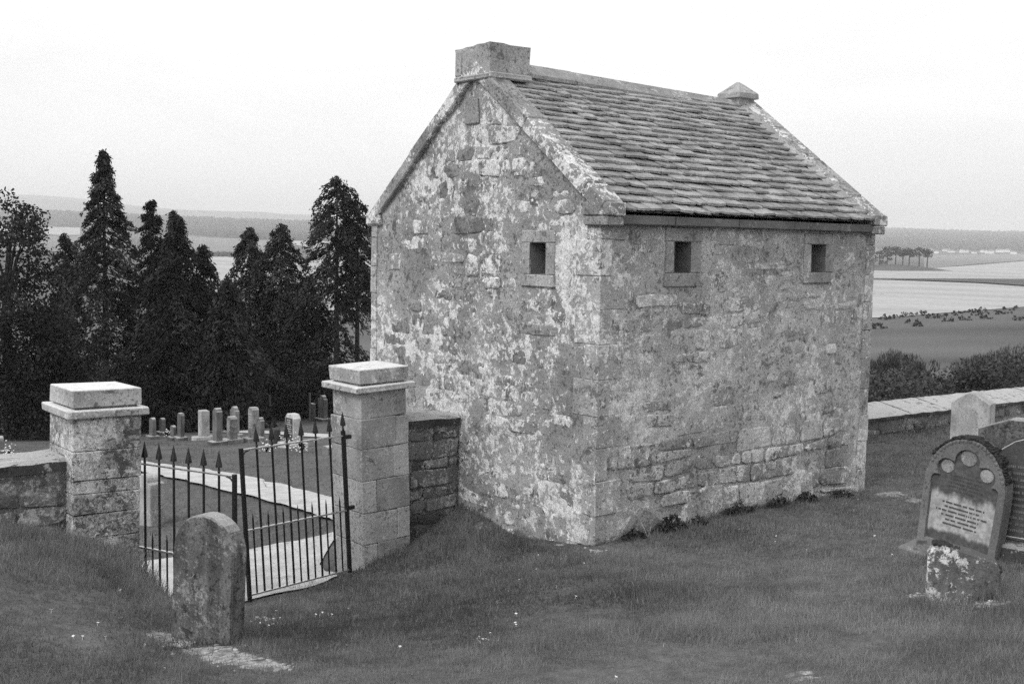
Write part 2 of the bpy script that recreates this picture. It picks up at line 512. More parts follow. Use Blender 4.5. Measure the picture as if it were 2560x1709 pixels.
# ------------------------------------------------------------------ lie of the land
NEAR = [(-7.97, -8.43, 1.42), (-14, -14, 1.9), (-3, -14, 2.0), (6, -10, 1.1), (-14, -4, 1.0), (-11, -8, 1.4), (-6, -6.2, 1.05),
        (0, 0, 0.0), (0.65, -0.02, 0.05), (1.9, -0.02, 0.09), (3.0, -0.02, 0.08), (4.6, -0.02, 0.05), (0, 0.52, -0.06), (0, 1.17, -0.10),
        (0, 2.2, 0.0), (-0.32, 2.24, -0.12), (-0.68, 2.14, -0.26), (-1.35, 2.05, -0.44), (-2.0, 1.9, -0.56), (-2.86, 1.95, -0.60), (-3.5, 1.7, -0.57), (-3.7, 2.4, -0.62),
        (-4.46, 2.1, 0.26), (-3.90, 2.0, -0.08), (-5.1, 2.2, 0.42), (-7, 2.2, 0.62), (-4.3, 1.3, 0.16), (-3.6, 0.9, -0.24),
        (-4.70, -0.95, 0.27), (-4.62, -1.5, 0.36), (-2.8, 0.9, -0.30), (-1.4, 0.6, -0.16), (-1.5, -1.5, 0.22),
        (-6.0, -1.3, 0.42), (-4.1, -3.7, 0.68), (-2.56, -5.7, 0.93), (-1.0, -4.2, 0.66), (1.07, -3.3, 0.45), (2.6, -3.6, 0.45), (0.6, -1.2, 0.16),
        (2.5, -1.5, 0.22), (5, -1.5, 0.2), (8.05, 2.28, 0.09), (12.9, 2.28, 0.05), (6, 0.5, 0.06), (6, -3.5, 0.4), (10, -2, 0.25), (14, -5, 0.4), (20, 1.5, 0.0),
        (9, 4, -0.3), (15, 5, -0.5), (0, 4.3, -0.5), (4.6, 4.3, -0.35), (2.3, 2.2, -0.1),
        (-5, 4, -0.55), (-8, 4, -0.3), (-1.2, 3.2, -0.72), (-2.6, 3.4, -0.78)]
def _ctrl(px, py, d):
    p = atdepth(px, py, d); return (p[0], p[1], p[2])
NEAR += [_ctrl(700, 1260, 19.2), _ctrl(450, 1200, 22.7), _ctrl(850, 1270, 18.6), _ctrl(550, 1105, 33), _ctrl(380, 1110, 35), _ctrl(800, 1056, 44), _ctrl(60, 1110, 34), _ctrl(-300, 1120, 32),
         _ctrl(1100, 1040, 46), _ctrl(1600, 1000, 42), _ctrl(2200, 1000, 42), _ctrl(2560, 985, 42), _ctrl(2900, 960, 42), _ctrl(2370, 1020, 28), _ctrl(400, 1050, 48), _ctrl(0, 1060, 48)]
for a in (1.3, 2.1, 2.9, 3.7, 4.5, 5.3):
    NEAR.append((CAM[0] + 50 * math.cos(YAW + a), CAM[1] + 50 * math.sin(YAW + a), 1.2))
FAR = []
def far(px, lst):
    for d, z in lst:
        q = ray(px, 600); q = q / np.dot(q, _f)
        FAR.append((CAM[0] + q[0] * d, CAM[1] + q[1] * d, z))
far(-700, [(40, -3.6), (100, -9), (300, -16), (560, -15), (1000, -10), (2000, 8), (2900, 40), (3900, 95), (6000, 120), (9500, 250), (13000, 160)])
far(100, [(40, -3.6), (100, -9), (300, -16), (560, -15), (1000, -10), (2000, 5), (2900, 32), (3900, 84), (6000, 110), (9500, 335), (13000, 160)])
far(450, [(40, -3.6), (100, -9), (300, -16), (560, -15), (1000, -11), (2000, 3), (2900, 26), (3900, 72), (6000, 100), (9500, 238), (13000, 150)])
far(900, [(40, -3.6), (100, -9), (300, -15), (560, -14.5), (1000, -12), (2000, 3), (2900, 22), (3900, 62), (6000, 90), (9500, 205), (13000, 150)])
far(1600, [(40, -2.9), (100, -7), (300, -10), (800, -9), (1500, -7), (2600, 2), (4000, 40), (6500, 110), (9500, 150), (13000, 120)])
far(2180, [(40, -2.4), (75, -4.6), (135, -8), (300, -8), (800, -8), (1500, -7), (2400, -2), (3200, 22), (6500, 122), (9500, 120), (13000, 100)])
far(2560, [(40, -2.2), (75, -4.2), (135, -7.0), (300, -8), (800, -8), (1500, -6), (2400, -2), (3200, 20), (6500, 108), (9500, 110), (13000, 100)])
far(3300, [(40, -1.5), (135, -6), (300, -8), (800, -8), (2400, -2), (6500, 100), (13000, 100)])
for a in (1.6, 2.6, 3.6, 4.6):
    for d, z in ((40, 1.0), (100, 0), (400, -4), (1500, 0), (6000, 60), (13000, 100)):
        FAR.append((CAM[0] + d * math.cos(YAW + a), CAM[1] + d * math.sin(YAW + a), z))
class RBF:
    def __init__(s, pts, k, off, eps):
        s.k, s.off, s.eps = k, off, eps
        P = np.array(pts, float)
        s.F = s.feat(P[:, 0], P[:, 1])
        A = s.kern(s.F, s.F)
        n = len(P)
        Q = np.ones((n, 1))
        B = np.block([[A + 1e-6 * np.eye(n), Q], [Q.T, np.zeros((1, 1))]])
        s.w = np.linalg.solve(B, np.r_[P[:, 2], 0])
    def feat(s, x, y):
        dx = x - CAM[0]; dy = y - CAM[1]
        r = np.hypot(dx, dy) + 1e-6
        return np.stack([np.log(r + s.off), s.k * dx / r * np.minimum(1, r / 3), s.k * dy / r * np.minimum(1, r / 3)], -1)
    def kern(s, a, b):
        d2 = ((a[:, None, :] - b[None, :, :]) ** 2).sum(-1)
        return np.sqrt(d2 + s.eps ** 2)
    def __call__(s, x, y):
        x = np.atleast_1d(np.asarray(x, float)).ravel(); y = np.atleast_1d(np.asarray(y, float)).ravel()
        out = np.empty(len(x))
        for i in range(0, len(x), 20000):
            F = s.feat(x[i:i + 20000], y[i:i + 20000])
            out[i:i + 20000] = s.kern(F, s.F) @ s.w[:-1] + s.w[-1]
        return out
_near = RBF(NEAR, 1.4, 3.0, 0.03)
_far = RBF(FAR, 1.6, 3.0, 0.05)
def G(x, y):
    x = np.atleast_1d(np.asarray(x, float)); y = np.atleast_1d(np.asarray(y, float))
    sh = x.shape
    x = x.ravel(); y = y.ravel()
    r = np.hypot(x - CAM[0], y - CAM[1])
    t = sstep(math.log(34), math.log(62), np.log(r + 1e-6))
    z = np.zeros(len(x))
    a = t < 1; b = t > 0
    if a.any():
        z[a] += (1 - t[a]) * _near(x[a], y[a])
    if b.any():
        z[b] += t[b] * _far(x[b], y[b])
    # humps of turf
    amp = 0.05 * sstep(2, 8, r) * (1 - sstep(60, 110, r))
    z += amp * (fbm(x * 0.75, y * 0.75, 3, 3) - 0.5) * 1.6 + 0.02 * (vnoise(x * 3.1, y * 3.1, 9) - 0.5) * (1 - sstep(40, 80, r))
    z += sstep(200, 1200, r) * 0 + sstep(5000, 8000, r) * (fbm(x / 900, y / 900, 5, 4) - 0.5) * 60
    return z.reshape(sh)
def g1(x, y):
    return float(G([x], [y])[0])
def hit(px, py, d0=4.0, d1=14000.0):
    """where a sight line meets the ground"""
    d = ray(px, py)
    ts = np.exp(np.linspace(math.log(d0), math.log(d1), 900))
    P = CAM[None] + d[None] * ts[:, None]
    h = P[:, 2] - G(P[:, 0], P[:, 1])
    i = np.where(h < 0)[0]
    if len(i) == 0:
        return P[-1]
    i = max(1, i[0])
    a, b = ts[i - 1], ts[i]
    for _ in range(18):
        m = 0.5 * (a + b); q = CAM + d * m
        if q[2] - g1(q[0], q[1]) < 0: b = m
        else: a = m
    return CAM + d * b

# bare-earth spots: (x, y, radius, strength)
def _h(px, py):
    q = hit(px, py); return q[0], q[1]
BARE = []
for px, py, r, s in ((470, 1600, 0.15, 1.0), (530, 1622, 0.19, 1.0), (590, 1648, 0.17, 1.0), (650, 1660, 0.15, 1.), (410, 1590, 0.13, 1.), (560, 1640, .17, 1.), (440, 1612, .12, .8), (700, 1668, .10, .7), (630, 1520, 0.14, .9), (660, 1545, 0.10, .8), (605, 1500, 0.14, .9),
                     (2290, 1490, 0.12, .8), (2370, 1505, 0.16, .9), (2470, 1510, 0.16, .9), (1500, 1378, 0.16, .7), (1400, 1362, 0.14, .6), (1600, 1345, 0.12, .6),
                     (2230, 1235, 0.25, .8), (2290, 1250, 0.2, .8), (1200, 1320, 0.2, .55), (2000, 1690, .14, .6), (2100, 1400, 0.1, .4)):
    x, y = _h(px, py)
    BARE.append((x, y, r, s))
def bare_at(x, y):
    b = np.zeros(np.shape(x))
    for bx, by, r, s in BARE:
        b = np.maximum(b, s * np.exp(-((x - bx) ** 2 + (y - by) ** 2) / (r * r)))
    return b

# the ground as one sheet, rings round the churchyard out to the hills
def build_ground():
    front = np.radians(np.arange(-34, 34.001, 0.19))
    rest = np.radians(np.arange(36, 325, 4.5))
    az = np.r_[front, rest] + YAW
    rr = np.r_[np.exp(np.linspace(math.log(0.6), math.log(50), 300)), np.exp(np.linspace(math.log(51.5), math.log(13500), 150))]
    A, R = np.meshgrid(az, rr)
    x = CAM[0] + R * np.cos(A); y = CAM[1] + R * np.sin(A)
    z = G(x, y)
    nr, na = R.shape
    v = np.stack([x, y, z], -1).reshape(-1, 3)
    v = np.vstack([v, [[CAM[0], CAM[1], g1(CAM[0], CAM[1])]]])
    I = np.arange(nr * na).reshape(nr, na)
    a = I[:-1, :]; b = np.roll(I, -1, 1)[:-1, :]; c = np.roll(I, -1, 1)[1:, :]; d = I[1:, :]
    q = np.stack([a, d, c, b], -1).reshape(-1, 4)
    q = q[:, ::-1] if False else q
    tri = np.vstack([q[:, [0, 1, 2]], q[:, [0, 2, 3]]])
    cen = np.stack([np.full(na, nr * na), I[0], np.roll(I[0], -1)], -1)
    tri = np.vstack([tri, cen])
    o = raw_mesh("ground", v, tri, 'ground')
    me = o.data
    me.polygons.foreach_set("use_smooth", np.ones(len(me.polygons), bool))
    xr = v[:, 0]; yr = v[:, 1]
    r = np.hypot(xr - CAM[0], yr - CAM[1])
    for nm, val in (("bare", bare_at(xr, yr)), ("far", sstep(55, 90, r)),
                    ("land", 0.10 + 0.10 * (fbm(xr / 25, yr / 25, 8, 4) - 0.35) * (1 - sstep(300, 700, r)) + 0.05 * (fbm(xr / 500, yr / 500, 6, 3) - 0.5))):
        at_ = me.attributes.new(nm, 'FLOAT', 'POINT')
        at_.data.foreach_set("value", val.astype(np.float32))
    bm = bmesh.new(); bm.from_mesh(me); bmesh.ops.recalc_face_normals(bm, faces=bm.faces)
    bm.faces.ensure_lookup_table()
    if bm.faces[0].normal.z < 0:
        bmesh.ops.reverse_faces(bm, faces=bm.faces)
    bm.to_mesh(me); bm.free()
    return tag(o, "churchyard turf running out to the valley and hills", "ground", kind="structure")
build_ground()

def drape(name, poly_px, mat, lift, n=(24, 8), pts=None):
    """four-sided strip: top edge and bottom edge given as sight points on the land, draped on it"""
    top, bot = poly_px
    def samp(edge, k):
        edge = np.array(edge, float); s = np.linspace(0, len(edge) - 1, k)
        i = np.minimum(s.astype(int), len(edge) - 2); f = (s - i)[:, None]
        return edge[i] * (1 - f) + edge[i + 1] * f
    nx, ny = n
    T = samp(top, nx); B = samp(bot, nx)
    Tw = np.array([hit(*p)[:2] for p in T]); Bw = np.array([hit(*p)[:2] for p in B])
    if 'path' in name:
        for E_, sd in ((Tw, 1), (Bw, 2)):
            E_ += 0.2 * (np.stack([fbm(E_[:, 0] * 1.7, E_[:, 1] * 1.7, 51 + sd, 3), fbm(E_[:, 0] * 1.7, E_[:, 1] * 1.7, 61 + sd, 3)], -1) - .5)
    f = np.linspace(0, 1, ny)[:, None, None]
    W = Tw[None] * (1 - f) + Bw[None] * f
    x = W[..., 0]; y = W[..., 1]
    z = G(x, y) + lift
    v = np.stack([x, y, z], -1).reshape(-1, 3)
    I = np.arange(nx * ny).reshape(ny, nx)
    q = np.stack([I[:-1, :-1], I[1:, :-1], I[1:, 1:], I[:-1, 1:]], -1).reshape(-1, 4)
    o = raw_mesh(name, v, q, mat)
    bm = bmesh.new(); bm.from_mesh(o.data); bmesh.ops.recalc_face_normals(bm, faces=bm.faces)
    bm.faces.ensure_lookup_table()
    if sum(fc.normal.z for fc in bm.faces) < 0:
        bmesh.ops.reverse_faces(bm, faces=bm.faces)
    bm.to_mesh(o.data); bm.free()
    return o
# gravel: a lane beyond the gate and its branch through the gateway
p = drape("gravel_path", ([(250, 1141), (357, 1157), (470, 1172), (585, 1188), (714, 1219), (838, 1250), (900, 1266), (960, 1282)],
                          [(250, 1166), (399, 1192), (500, 1214), (606, 1240), (755, 1279), (842, 1310), (900, 1335), (960, 1362)]), 'gravel', 0.05, (110, 14))
tag(p, "pale gravel lane crossing the lower burial ground", "path", kind="structure")
def world_strip(name, L, R, mat, lift, ns=40, nw=8):
    def samp(edge, k):
        edge = np.array(edge, float); s = np.linspace(0, len(edge) - 1, k)
        i = np.minimum(s.astype(int), len(edge) - 2); f = (s - i)[:, None]
        return edge[i] * (1 - f) + edge[i + 1] * f
    A = samp(L, ns); B = samp(R, ns)
    for E_, sd in ((A, 1), (B, 2)):
        E_ += 0.09 * (np.stack([fbm(E_[:, 0] * 3, E_[:, 1] * 3, 31 + sd, 3), fbm(E_[:, 0] * 3, E_[:, 1] * 3, 41 + sd, 3)], -1) - .5)
    f = np.linspace(0, 1, nw)[:, None, None]
    W = A[None] * (1 - f) + B[None] * f
    x = W[..., 0]; y = W[..., 1]; z = G(x, y) + lift
    v = np.stack([x, y, z], -1).reshape(-1, 3)
    I = np.arange(ns * nw).reshape(nw, ns)
    q = np.stack([I[:-1, :-1], I[1:, :-1], I[1:, 1:], I[:-1, 1:]], -1).reshape(-1, 4)
    return raw_mesh(name, v, q, mat)
_a = [hit(x, y)[:2] for x, y in ((600, 1379), (700, 1360), (844, 1330), (960, 1305), (1050, 1290))]
lane_l = [hit(575, 1500)[:2], (-3.60, 2.10), (-3.74, 2.6)] + [hit(357, 1405)[:2]] + _a
lane_r = [hit(700, 1449)[:2], (-1.50, 2.42), (-1.40, 2.70), (-1.36, 2.95), (-1.2, 3.4), (-0.8, 3.8), (-0.3, 4.2), (0.2, 4.6), (0.6, 5.0)]
p = world_strip("gravel_path", lane_l, lane_r, 'gravel', 0.022, 90, 16)
tag(p, "pale gravel spread through the open gateway", "path", kind="structure")
p = drape("gravel_path", ([(500, 1074), (660, 1078), (820, 1087), (980, 1100)], [(500, 1079), (660, 1085), (820, 1096), (980, 1112)]), 'gravel', 0.03, (30, 4))
tag(p, "narrow pale path behind the far gravestones", "path", kind="structure")

# the farmland
def field(name, top, bot, mat, lift, label, n=(30, 8)):
    tag(drape(name, (top, bot), mat, lift, n), label, "field", kind="structure")
field("crop_field", [(1500, 690), (1800, 692), (2120, 697), (2300, 703), (2450, 709), (2640, 722), (2900, 745)], [(1500, 830), (1800, 815), (2120, 797), (2230, 794), (2360, 783), (2640, 762), (2900, 750)], 'wheat', 0.10, "broad pale ripe crop field beyond the rough pasture")
field("crop_field", [(1500, 672), (1800, 675), (2120, 677), (2280, 674), (2440, 663), (2640, 647)], [(1500, 688), (1800, 691), (2120, 696), (2300, 697), (2450, 698), (2640, 699)], 'wheat', 0.25, "narrow pale field beside the pine clump")
field("pasture_field", [(2310, 637), (2400, 637), (2640, 634)], [(2310, 673), (2440, 661), (2640, 645)], 'pasture', 0.4, "grey pasture below the far village")
field("rough_strip", [(2120, 697.6), (2300, 698.5), (2450, 700), (2640, 701)], [(2120, 698.5), (2300, 702), (2450, 708), (2640, 721)], 'darkstrip', 0.45, "dark strip of rough grass between two pale fields")
field("crop_field", [(-100, 566), (80, 568), (200, 569)], [(-100, 586), (80, 588), (200, 589)], 'wheat', 1.0, "pale strip of field under the far wood")
field("pasture_field", [(-100, 588), (80, 590), (300, 592)], [(-100, 628), (80, 630), (300, 632)], 'pasture', 0.8, "grey field behind the big conifer")
field("pasture_field", [(420, 590), (520, 594), (620, 598), (720, 601)], [(420, 630), (520, 632), (620, 632), (720, 632)], 'pasture', 0.8, "sloping grey field across the valley")
field("crop_field", [(420, 641), (520, 641), (620, 641), (720, 641)], [(420, 735), (520, 735), (620, 735), (720, 735)], 'wheat', 0.5, "pale field seen between the conifers")
field("crop_field", [(730, 596), (800, 598), (900, 600)], [(730, 612), (800, 625), (900, 630)], 'wheat', 0.9, "pale field corner by the tall leaning conifer")
field("crop_field", [(740, 650), (840, 650), (960, 650)], [(740, 780), (840, 780), (960, 780)], 'wheat', 0.5, "pale field showing through the bare trunks")
# ------------------------------------------------------------------ the stone house
HW, HL, HE = 4.155, 4.582, 3.30
RIDGE_Y = 2.06
def skew_top(y):
    return 5.045 - 0.742 * (RIDGE_Y - y) if y <= RIDGE_Y else 5.045 - 0.79 * (y - RIDGE_Y)
def roof_z(y):
    return 4.95 - 0.73 * abs(RIDGE_Y - y)
house = thing("stone_house", "small two-storey rubble stone house with a stone-slate roof by the gateway", "house", (0, 0, 0))
fn_gable = lambda u, v, d: (-d, u, v)
fn_long = lambda u, v, d: (u, -d, v)
fn_fargable = lambda u, v, d: (HL + d, u, v)
fn_back = lambda u, v, d: (u, HW + d, v)

def lin(a, b, step):
    n = max(1, int(round((b - a) / step)))
    return [a + (b - a) * i / n for i in range(n + 1)]
def wall_sheet(mb, us, vs, fn, holes=(), amp=0.014, seed=1, low=0.0):
    """a rough rendered wall face; top(u) caps the last row"""
    U, V = np.meshgrid(us, vs)
    D = (fbm(U * 2.2 + 5, V * 2.2, seed, 5) - 0.5) * amp * 2 + (fbm(U * 13, V * 13, seed + 5, 2) - 0.5) * amp * 1.1
    for (a, b, c, d) in holes:
        near = (U > a - 0.09) & (U < b + 0.09) & (V > c - 0.09) & (V < d + 0.09)
        D[near] = 0
    D = D - low * (1 - sstep(0.55, 1.15, V + 0.25 * (fbm(U * 1.5, V * 1.5, 77, 2) - .5)))
    idx = {}
    vs_ = []; fs = []
    for j in range(len(vs)):
        for i in range(len(us)):
            idx[(i, j)] = len(vs_)
            vs_.append(fn(us[i], vs[j], float(D[j, i]) - 0.006))
    for j in range(len(vs) - 1):
        for i in range(len(us) - 1):
            cu = (us[i] + us[i + 1]) / 2; cv = (vs[j] + vs[j + 1]) / 2
            if any(a < cu < b and c < cv < d for a, b, c, d in holes):
                continue
            fs.append((idx[(i, j)], idx[(i + 1, j)], idx[(i + 1, j + 1)], idx[(i, j + 1)]))
    mb.add(vs_, fs)
def wall_peak(mb, us, v0, topf, fn, rows, amp=0.014, seed=1):
    vs_ = []; fs = []
    for j in range(rows + 1):
        for u in us:
            v = v0 + (topf(u) - v0) * j / rows
            d = float((fbm(u * 2.2 + 5, v * 2.2, seed, 5) - 0.5) * amp * 2 + (fbm(u * 13, v * 13, seed + 5, 2) - 0.5) * amp * 1.1) - 0.006
            vs_.append(fn(u, v, d))
    n = len(us)
    for j in range(rows):
        for i in range(n - 1):
            fs.append((j * n + i, j * n + i + 1, (j + 1) * n + i + 1, (j + 1) * n + i))
    mb.add(vs_, fs)
def split_lines(base, holes, ax):
    s = list(base)
    for h in holes:
        s += [h[2 * ax], h[2 * ax + 1]]
    s = sorted(s); out = [s[0]]
    for q in s[1:]:
        if q - out[-1] > 1e-4:
            out.append(q)
    return out

G_HOLE = [(0.825, 1.077, 2.70, 3.03)]
L_HOLES = [(1.049, 1.292, 2.741, 3.064), (3.349, 3.614, 2.741, 3.064)]
gtop = lambda u: skew_top(u) - 0.13
us = split_lines(lin(0, HW, 0.03), G_HOLE, 0)
vs = split_lines(lin(-0.5, HE, 0.03), G_HOLE, 1)
mb = MB(); wall_sheet(mb, us, vs, fn_gable, G_HOLE, 0.022, 11)
wall_peak(mb, us, HE, lambda u: max(gtop(u), HE + 0.002), fn_gable, 50, 0.022, 11)
gable_wall = mb.build("gable_wall", 'gable_mortar', house, smooth=True)
us = split_lines(lin(0, HL, 0.03), L_HOLES, 0)
vs = split_lines(lin(-0.5, HE, 0.03), L_HOLES, 1)
mb = MB(); wall_sheet(mb, us, vs, fn_long, L_HOLES, 0.022, 23, 0.020)
long_wall = mb.build("long_wall", 'long_mortar', house, smooth=True)
mb = MB(); wall_sheet(mb, lin(0, HW, 0.2), lin(-0.8, HE, 0.2), fn_fargable, (), 0.016, 31)
wall_peak(mb, lin(0, HW, 0.2), HE, lambda u: max(gtop(u), HE + 0.002), fn_fargable, 8, 0.016, 31)
mb.build("far_gable_wall", 'long_mortar', house, smooth=True)
mb = MB(); wall_sheet(mb, lin(0, HL, 0.2), lin(-0.8, HE, 0.2), fn_back, (), 0.016, 37)
mb.build("back_wall", 'gable_mortar', house, smooth=True)

def rubble(u0, u1, v0, v1, hmin, hmax, wmin, wmax, seed, keep, wav=0.035):
    """irregular coursed rubble: list of polygons"""
    rnd = random.Random(seed)
    out = []
    v = v0; row = 0
    heights = []
    while v < v1:
        h = rnd.uniform(hmin, hmax); heights.append((v, v + h)); v += h
    def edge(u, r):
        return wav * 2 * (float(vnoise(u * 2.0, r * 7.7, seed)) - 0.5) + 0.015 * (float(vnoise(u * 9.0, r * 3.3, seed + 1)) - 0.5)
    for r, (a, b) in enumerate(heights):
        u = u0 - rnd.uniform(0, wmax * 0.6)
        while u < u1:
            w = rnd.uniform(wmin, wmax) * (0.7 + 0.6 * (b - a - hmin) / (hmax - hmin + 1e-6))
            p = max(u, u0); q = min(u + w, u1)
            if q - p > 0.07:
                cells = [(a + edge(p, r), a + edge(q, r), b + edge(p, r + 1), b + edge(q, r + 1))]
                if b - a > 0.2 and rnd.random() < 0.3:
                    t = rnd.uniform(0.35, 0.65); m0 = cells[0][0] * (1 - t) + cells[0][2] * t; m1 = cells[0][1] * (1 - t) + cells[0][3] * t + rnd.uniform(-.02, .02)
                    cells = [(cells[0][0], cells[0][1], m0, m1), (m0, m1, cells[0][2], cells[0][3])]
                for (lb, rb, lt, rt) in cells:
                    g = rnd.uniform(0.006, 0.018)
                    sl = rnd.uniform(-0.03, 0.03); sr = rnd.uniform(-0.03, 0.03)
                    j = lambda s=0.010: rnd.uniform(-s, s)
                    c = rnd.uniform(0.012, 0.045)
                    A = (p + g, lb + g); B = (q - g, rb + g); C = (q - g + sr, rt - g); D = (p + g + sl, lt - g)
                    H = min(lt - lb, rt - rb)
                    if H < 0.06 or q - p < 0.08:
                        continue
                    c = min(c, H * 0.3, (q - p) * 0.3)
                    poly = [(A[0] + c, A[1] + j()), ((A[0] + B[0]) / 2 + j(.03), (A[1] + B[1]) / 2 + j(.012)), (B[0] - c, B[1] + j()), (B[0] + j(), B[1] + c),
                            ((B[0] + C[0]) / 2 + j(.014), (B[1] + C[1]) / 2), (C[0] + j(), C[1] - c), (C[0] - c, C[1] + j()), ((C[0] + D[0]) / 2 + j(.03), (C[1] + D[1]) / 2 + j(.012)),
                            (D[0] + c, D[1] + j()), (D[0] + j(), D[1] - c), ((A[0] + D[0]) / 2 + j(.014), (A[1] + D[1]) / 2), (A[0] + j(), A[1] + c)]
                    if keep(poly, rnd):
                        out.append(poly)
            u += w
    return out
def stone_piece(poly, fn, d, bulge, parent, mat, name="stone", back=-0.03):
    n = len(poly)
    cu = sum(q[0] for q in poly) / n; cv = sum(q[1] for q in poly) / n
    o = np.array(fn(cu, cv, 0.0))
    vs = []
    for dd, k in ((back, 1.0), (d - 0.010, 1.0), (d, 0.88)):
        for (u, v) in poly:
            vs.append(fn(cu + (u - cu) * k, cv + (v - cv) * k, dd + (random.uniform(-.002, .002) if k < 1 else 0)))
    vs.append(fn(cu, cv, d + bulge))
    fs = []
    for r in (0, 1):
        for i in range(n):
            j = (i + 1) % n
            fs.append((r * n + i, r * n + j, (r + 1) * n + j, (r + 1) * n + i))
    for i in range(n):
        fs.append((2 * n + i, 2 * n + (i + 1) % n, 3 * n))
    m = MB(); m.add(vs, fs)
    me = m.mesh(name, o)
    me.materials.append(MAT[mat])
    ob = bpy.data.objects.new(name, me)
    COL.objects.link(ob)
    ob.parent = parent
    po = np.array(ORG.get(parent.name, (0, 0, 0)))
    ob.location = tuple(o - po)
    return ob
def rect_clear(poly, rects):
    us_ = [q[0] for q in poly]; vs_ = [q[1] for q in poly]
    for a, b, c, d in rects:
        if max(us_) > a and min(us_) < b and max(vs_) > c and min(vs_) < d:
            return False
    return True
Z_Q = [-0.35, -0.01, 0.31, 0.66, 0.99, 1.31, 1.68, 2.03, 2.38, 2.71, 3.07, 3.285]
def quoin_rects(side, flip, w0, w1):
    """areas the corner stones take on a face"""
    r = []
    for k in range(len(Z_Q) - 1):
        long_ = (k + flip) % 2
        w = w1 if long_ else w0
        r.append((-0.1, w, Z_Q[k], Z_Q[k + 1]) if side == 0 else (side - w, side + 0.1, Z_Q[k], Z_Q[k + 1]))
    return r
GW = (0.66, 1.24, 2.55, 3.18)
LW1 = (0.885, 1.50, 2.58, 3.23); LW2 = (3.195, 3.79, 2.58, 3.21)
g_block = [GW, (1.95, 2.28, 4.28, 4.64)] + quoin_rects(0, 0, 0.24, 0.40) + quoin_rects(HW, 1, 0.16, 0.16)
l_block = [LW1, LW2] + quoin_rects(0, 1, 0.20, 0.38) + quoin_rects(HL, 0, 0.18, 0.18)
def keep_g(poly, rnd):
    cu = sum(q[0] for q in poly) / len(poly); cv = sum(q[1] for q in poly) / len(poly)
    if max(q[1] - (gtop(q[0]) - 0.08) for q in poly) > 0: return False
    if cu > 2.2 and cv < 0.4: return False                        # behind the yard wall
    if not rect_clear(poly, g_block): return False
    return rnd.random() < 0.80
def keep_l(poly, rnd):
    cv = sum(q[1] for q in poly) / len(poly)
    if not rect_clear(poly, l_block): return False
    return rnd.random() < (0.74 if cv > 1.0 else 0.95)
polys = rubble(0.20, HW - 0.16, -0.45, 4.9, 0.13, 0.30, 0.20, 0.62, 101, keep_g)
polys.sort(key=lambda q: -(max(a[0] for a in q) - min(a[0] for a in q)) * (max(a[1] for a in q) - min(a[1] for a in q)))
for q in polys[:300]:
    stone_piece(q, fn_gable, random.uniform(-0.016, 0.002) if random.random() > .12 else random.uniform(.0, .010), random.uniform(0.003, 0.012), gable_wall, 'gable_stone')
polys = rubble(0.19, HL - 0.17, -0.10, 3.19, 0.13, 0.30, 0.20, 0.66, 202, keep_l)
polys.sort(key=lambda q: -(max(a[0] for a in q) - min(a[0] for a in q)) * (max(a[1] for a in q) - min(a[1] for a in q)))
for q in polys[:300]:
    cv = sum(a[1] for a in q) / len(q)
    base = random.uniform(-0.015, 0.003) if cv > 1.1 else random.uniform(-0.006, 0.014)
    stone_piece(q, fn_long, base, random.uniform(0.002, 0.008), long_wall, 'long_stone')
# plinth boulders at the foot of the long wall
for (a, b, v0, v1) in ((0.40, 0.92, -0.12, 0.32), (1.25, 2.05, -0.1, 0.44), (2.25, 2.85, -0.1, 0.36), (2.95, 3.55, -0.1, 0.44)):
    poly = [(a + .05, v0), (b - .03, v0), (b, v0 + .2), (b - .03, v1 - .12), (b - .16, v1 - .02), ((a + b) / 2, v1), (a + .2, v1 - .06), (a + .02, v1 - .2)]
    stone_piece(poly, fn_long, 0.008 + random.uniform(0, .016), 0.012, long_wall, 'long_stone')

# corner stones
def quoins(cx, cy, sx, sy, wx, wy, flip, proud=0.003, mat='quoin'):
    for k in range(len(Z_Q) - 1):
        l = (k + flip) % 2
        ax = wx[l]; ay = wy[1 - l]
        j = random.uniform(-.004, .004)
        x0, x1 = sorted((cx - sx * (proud + j), cx + sx * ax)); y0, y1 = sorted((cy - sy * (proud + j), cy + sy * ay))
        m = MB(); m.box((x0, y0, Z_Q[k] + 0.003), (x1, y1, Z_Q[k + 1] - 0.003), 0.006, 0.003)
        m.build("quoin", mat, house)
quoins(0, 0, 1, 1, (0.15, 0.34), (0.20, 0.36), 1)
quoins(HL, 0, -1, 1, (0.15, 0.15), (0.2, 0.36), 0, 0.014)
quoins(0, HW, 1, -1, (0.15, 0.34), (0.11, 0.11), 0, 0.014)

